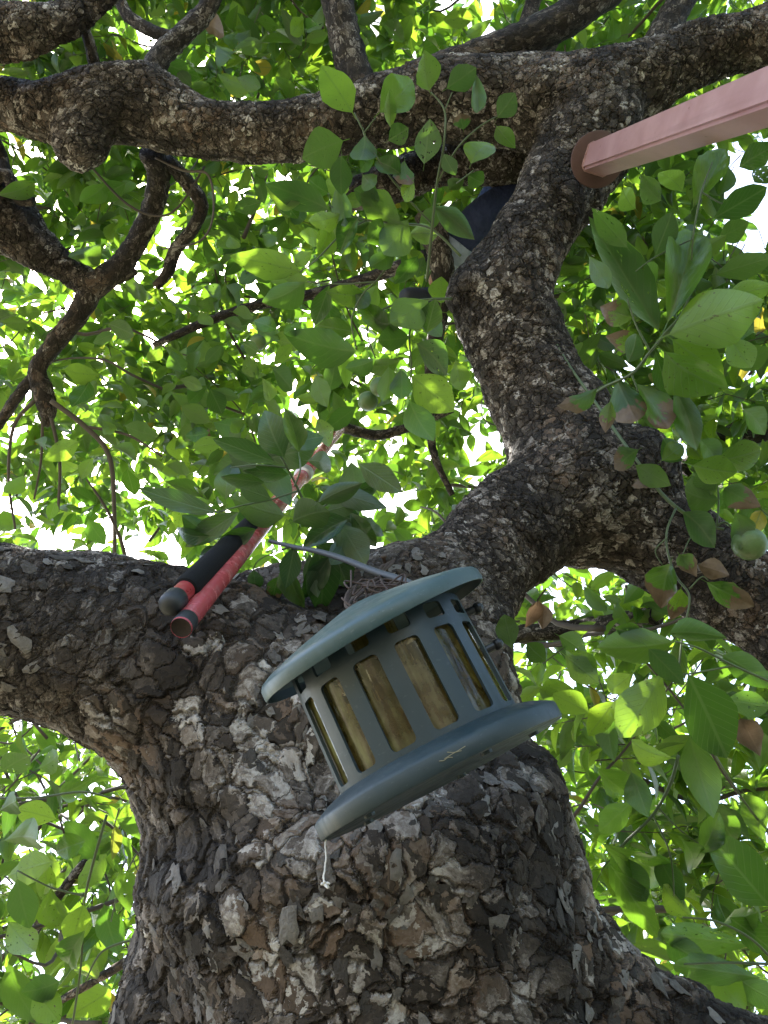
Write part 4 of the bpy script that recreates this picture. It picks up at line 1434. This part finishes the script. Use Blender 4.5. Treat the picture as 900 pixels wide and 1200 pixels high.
# ------------------------------------------------------------------ pink prop post
def build_post():
    t = NT('pink_paint')
    g = t.n('TexCoord').outputs['Object']
    n = t.noise(g, 5.0, 6, 0.65).outputs['Fac']
    stk = t.noise(t.vmath('MULTIPLY', g, (1, 1, 0.06)), 26.0, 4, 0.6).outputs['Fac']
    chip = t.noise(g, 34.0, 5, 0.7).outputs['Fac']
    c = t.mix(t.smooth(n, 0.35, 0.65), (0.31, 0.165, 0.165), (0.40, 0.235, 0.235))
    c = t.mix(t.math('MULTIPLY', t.smooth(stk, 0.52, 0.74), 0.45), c, (0.22, 0.115, 0.11))
    c = t.mix(t.math('MULTIPLY', t.smooth(chip, 0.67, 0.70), 0.8), c, (0.13, 0.055, 0.04))
    bp = t.n('Bump', ins={'Strength': 0.3, 'Distance': 0.003, 'Height': t.math('ADD', n, t.math('MULTIPLY', chip, 0.3))})
    M['pink'] = t.surface(t.principled(Base_Color=c, Roughness=t.math('ADD', 0.3, t.math('MULTIPLY', n, 0.25)), Normal=bp))
    M['oxide'] = simple('red_oxide', (0.085, 0.040, 0.036), 0.6, var=0.25, scale=18, bump=0.1, dirt=(0.14, 0.08, 0.07), dirt_amt=0.4)
    top = at(700, 187, 2.44)
    p1 = at(900, 114, 1.50)
    d = (p1 - top).normalized()
    foot = top + d * ((-0.05 - top.z) / d.z)
    ax = top - foot
    Ln = ax.length
    e = empty('prop_post', foot)
    Rm = frame_from(ax, (CAM - top))
    e.rotation_euler = (Rm @ Matrix.Rotation(math.radians(34), 3, 'Z')).to_euler()
    tag(e, 'square pink steel post with round plate, propping the limb at upper right', 'prop post')
    bm = bmesh.new()
    h = 0.041
    bmesh.ops.create_cube(bm, size=1)
    bmesh.ops.scale(bm, vec=(2 * h, 2 * h, Ln - 0.006), verts=bm.verts)
    bmesh.ops.translate(bm, vec=(0, 0, (Ln - 0.006) / 2), verts=bm.verts)
    bmesh.ops.bevel(bm, geom=[x for x in bm.edges if abs(x.verts[0].co.z - x.verts[1].co.z) > 1], offset=0.008, segments=4, affect='EDGES')
    me = bpy.data.meshes.new('post')
    bm.to_mesh(me)
    bm.free()
    me.materials.append(M['pink'])
    sharpen(me)
    link('post', me, e)
    link('plate', lathe([(0.0, Ln - 0.006), (0.080, Ln - 0.006), (0.083, Ln - 0.004), (0.083, Ln + 0.004), (0.080, Ln + 0.006), (0.0, Ln + 0.006)], 40, M['oxide'], 'plate'), e)
    link('foot_plate', lathe([(0.0, 0.03), (0.10, 0.03), (0.10, 0.042), (0.0, 0.042)], 32, M['oxide'], 'foot_plate'), e)
    # weld bead where post meets plate
    tb = Tubes()
    ring = []
    for k in range(41):
        a = 2 * math.pi * k / 40
        c_, s_ = math.cos(a), math.sin(a)
        q = 1 / max(abs(c_), abs(s_))
        ring.append((Vector((h * min(q, 1.25) * c_, h * min(q, 1.25) * s_, Ln - 0.008)), 0.004 + random.uniform(-.0008, .0008)))
    tb.add(ring, sides=6, raw=True)
    link('weld', tb.mesh('weld', M['pink']), e)


build_post()

# ------------------------------------------------------------------ person up in the tree
def skin_mesh(name, verts, edges, radii, mat, origin, sub=2):
    me = bpy.data.meshes.new(name)
    me.from_pydata([tuple(v - origin) for v in verts], edges, [])
    o = bpy.data.objects.new(name + '_tmp', me)
    col.objects.link(o)
    sk = o.modifiers.new('skin', 'SKIN')
    for i, r in enumerate(radii):
        me.skin_vertices[0].data[i].radius = r if isinstance(r, tuple) else (r, r)
        me.skin_vertices[0].data[i].use_root = (i == 0)
    sb = o.modifiers.new('sub', 'SUBSURF')
    sb.levels = sb.render_levels = sub
    dg = bpy.context.evaluated_depsgraph_get()
    dg.update()
    out = bpy.data.meshes.new_from_object(o.evaluated_get(dg))
    bpy.data.objects.remove(o)
    out.name = name
    out.materials.clear()
    out.materials.append(mat)
    for p in out.polygons:
        p.use_smooth = True
    return out


def cloth(name, base, scale=9, fold=0.35):
    t = NT(name)
    g = t.n('TexCoord').outputs['Object']
    w = t.noise(t.vmath('MULTIPLY', g, (1, 1, 0.45)), scale, 3, 0.5).outputs['Fac']
    f = t.noise(g, 220, 2).outputs['Fac']
    c = t.mix(w, tuple(x * 0.8 for x in base), tuple(x * 1.25 for x in base))
    hh = t.math('ADD', w, t.math('MULTIPLY', f, 0.04))
    b = t.n('Bump', ins={'Strength': fold, 'Distance': 0.06, 'Height': hh})
    return t.surface(t.principled(Base_Color=c, Roughness=0.85, Normal=b))


def build_person():
    hip = at(655, 172, 3.22)
    O = hip
    person = empty('person', O)
    tag(person, 'person in dark blue trousers sitting up in the tree, mostly hidden behind the limb', 'person')
    knee = at(557, 262, 3.05)
    ankle = at(506, 338, 3.16)
    toe = at(470, 348, 3.10)
    heel = at(508, 350, 3.2)
    knee2 = at(552, 286, 3.30)
    ankle2 = at(545, 330, 3.55)
    up = Vector((-0.05, 0.0, 1.0)).normalized()
    side = (knee - hip).cross(up).normalized()
    hipL, hipR = hip + side * 0.10, hip - side * 0.10
    chest = hip + up * 0.36
    neck = hip + up * 0.52
    head = neck + up * 0.14
    crown = neck + up * 0.25
    fwd = side.cross(up).normalized()
    if fwd.dot(knee - hip) < 0:
        fwd = -fwd
    shL, shR = hip + up * 0.47 + side * 0.18, hip + up * 0.47 - side * 0.18
    elL, elR = shL - up * 0.24 + fwd * 0.08, shR - up * 0.24 + fwd * 0.08
    wrL, wrR = elL + fwd * 0.14 + up * 0.10, elR + fwd * 0.14 + up * 0.10
    V = [hip, hip + up * 0.18, chest, hip + up * 0.47, neck, head, crown, head + fwd * 0.07 - up * 0.02]
    E = [(0, 1), (1, 2), (2, 3), (3, 4), (4, 5), (5, 6), (5, 7)]
    Rr = [(0.15, 0.11), (0.13, 0.10), (0.15, 0.11), (0.10, 0.08), 0.055, (0.085, 0.095), 0.06, 0.03]

    def chain(start, pts):
        prev = start
        for p, r in pts:
            V.append(p)
            Rr.append(r)
            E.append((prev, len(V) - 1))
            prev = len(V) - 1
        return prev
    for sh, el, wr in ((shL, elL, wrL), (shR, elR, wrR)):
        sgn = 1 if sh is shL else -1
        w = chain(3, [(sh, 0.055), (el, 0.042), (wr, 0.028)])
        hd = (wr - el).normalized()
        palm = wr + hd * 0.06
        pi = chain(w, [(palm, (0.034, 0.016))])
        for q in range(4):
            off = side * sgn * (q - 1.5) * 0.019
            ln = (0.062, 0.072, 0.068, 0.052)[q]
            chain(pi, [(palm + hd * 0.03 + off, 0.009), (palm + hd * (0.03 + ln * .55) + off - up * 0.006, 0.0085), (palm + hd * (0.03 + ln) + off - up * 0.022, 0.0075)])
        chain(w, [(wr + hd * 0.03 - side * sgn * 0.032, 0.011), (wr + hd * 0.06 - side * sgn * 0.048, 0.0095), (wr + hd * 0.085 - side * sgn * 0.05, 0.008)])
    for h_, k_, a_ in ((hipL, knee, ankle), (hipR, knee2, ankle2)):
        chain(0, [(h_, 0.085), (h_ + (k_ - h_) * 0.5, 0.072), (k_, 0.052), (k_ + (a_ - k_) * 0.4, 0.05), (a_, 0.034)])
    M['skin'] = simple('skin', (0.36, 0.20, 0.14), 0.5, var=0.08, scale=20)
    link('body', skin_mesh('body', V, E, Rr, M['skin'], O), person)
    M['navy'] = cloth('navy_cloth', (0.020, 0.030, 0.085), 14, 0.8)
    M['denim'] = cloth('pale_denim', (0.34, 0.40, 0.54), 14, 0.8)
    M['shoe'] = simple('shoe_fabric', (0.030, 0.036, 0.055), 0.7, var=0.3, scale=40)
    M['shirt'] = cloth('grey_shirt', (0.10, 0.11, 0.13))
    # trousers: seat and two legs
    TV = [hip, hipL, hipL + (knee - hipL) * 0.5, knee, knee + (ankle - knee) * 0.35, knee + (ankle - knee) * 0.85,
          hipR, hipR + (knee2 - hipR) * 0.5, knee2, knee2 + (ankle2 - knee2) * 0.9, hip + up * 0.10]
    TE = [(0, 1), (1, 2), (2, 3), (3, 4), (4, 5), (0, 6), (6, 7), (7, 8), (8, 9), (0, 10)]
    TR = [(0.16, 0.12), 0.10, 0.095, 0.085, 0.075, 0.066, 0.10, 0.095, 0.085, 0.065, (0.15, 0.115)]
    tr = link('trousers', skin_mesh('trousers', TV, TE, TR, M['navy'], O, 3), person)
    SV = [hip + up * 0.06, hip + up * 0.2, chest, hip + up * 0.47, shL, shL + (elL - shL) * 0.7, shR, shR + (elR - shR) * 0.7]
    SE = [(0, 1), (1, 2), (2, 3), (3, 4), (4, 5), (3, 6), (6, 7)]
    link('shirt', skin_mesh('shirt', SV, SE, [(0.165, 0.125), (0.145, 0.115), (0.165, 0.125), (0.11, 0.09), 0.068, 0.058, 0.068, 0.058], M['shirt'], O, 2), person)
    # pale cloth over the lower shin
    link('sock', skin_mesh('sock', [knee + (ankle - knee) * 0.22, knee + (ankle - knee) * 0.5, knee + (ankle - knee) * 0.72], [(0, 1), (1, 2)], [0.098, 0.090, 0.066], M['denim'], O, 3), person)['label'] = 'pale blue-grey cloth over the shin'
    for a_, to, he in ((ankle, toe, heel), (ankle2, ankle2 + (toe - ankle), ankle2 + (heel - ankle))):
        link('shoe', skin_mesh('shoe', [a_ + (he - a_) * 0.4, he * 0.6 + a_ * 0.4, (he + to) / 2, to * 0.85 + he * 0.15, to], [(0, 1), (1, 2), (2, 3), (3, 4)],
                               [0.042, 0.045, 0.046, 0.042, 0.028], M['shoe'], O), person)
    M['hair'] = simple('dark_hair', (0.02, 0.016, 0.013), 0.6, scale=60)
    link('hair', skin_mesh('hair', [head - fwd * 0.02 + up * 0.02, crown - fwd * 0.01, head - fwd * 0.05 - up * 0.03], [(0, 1), (0, 2)], [(0.094, 0.098), 0.07, 0.07], M['hair'], O), person)


build_person()
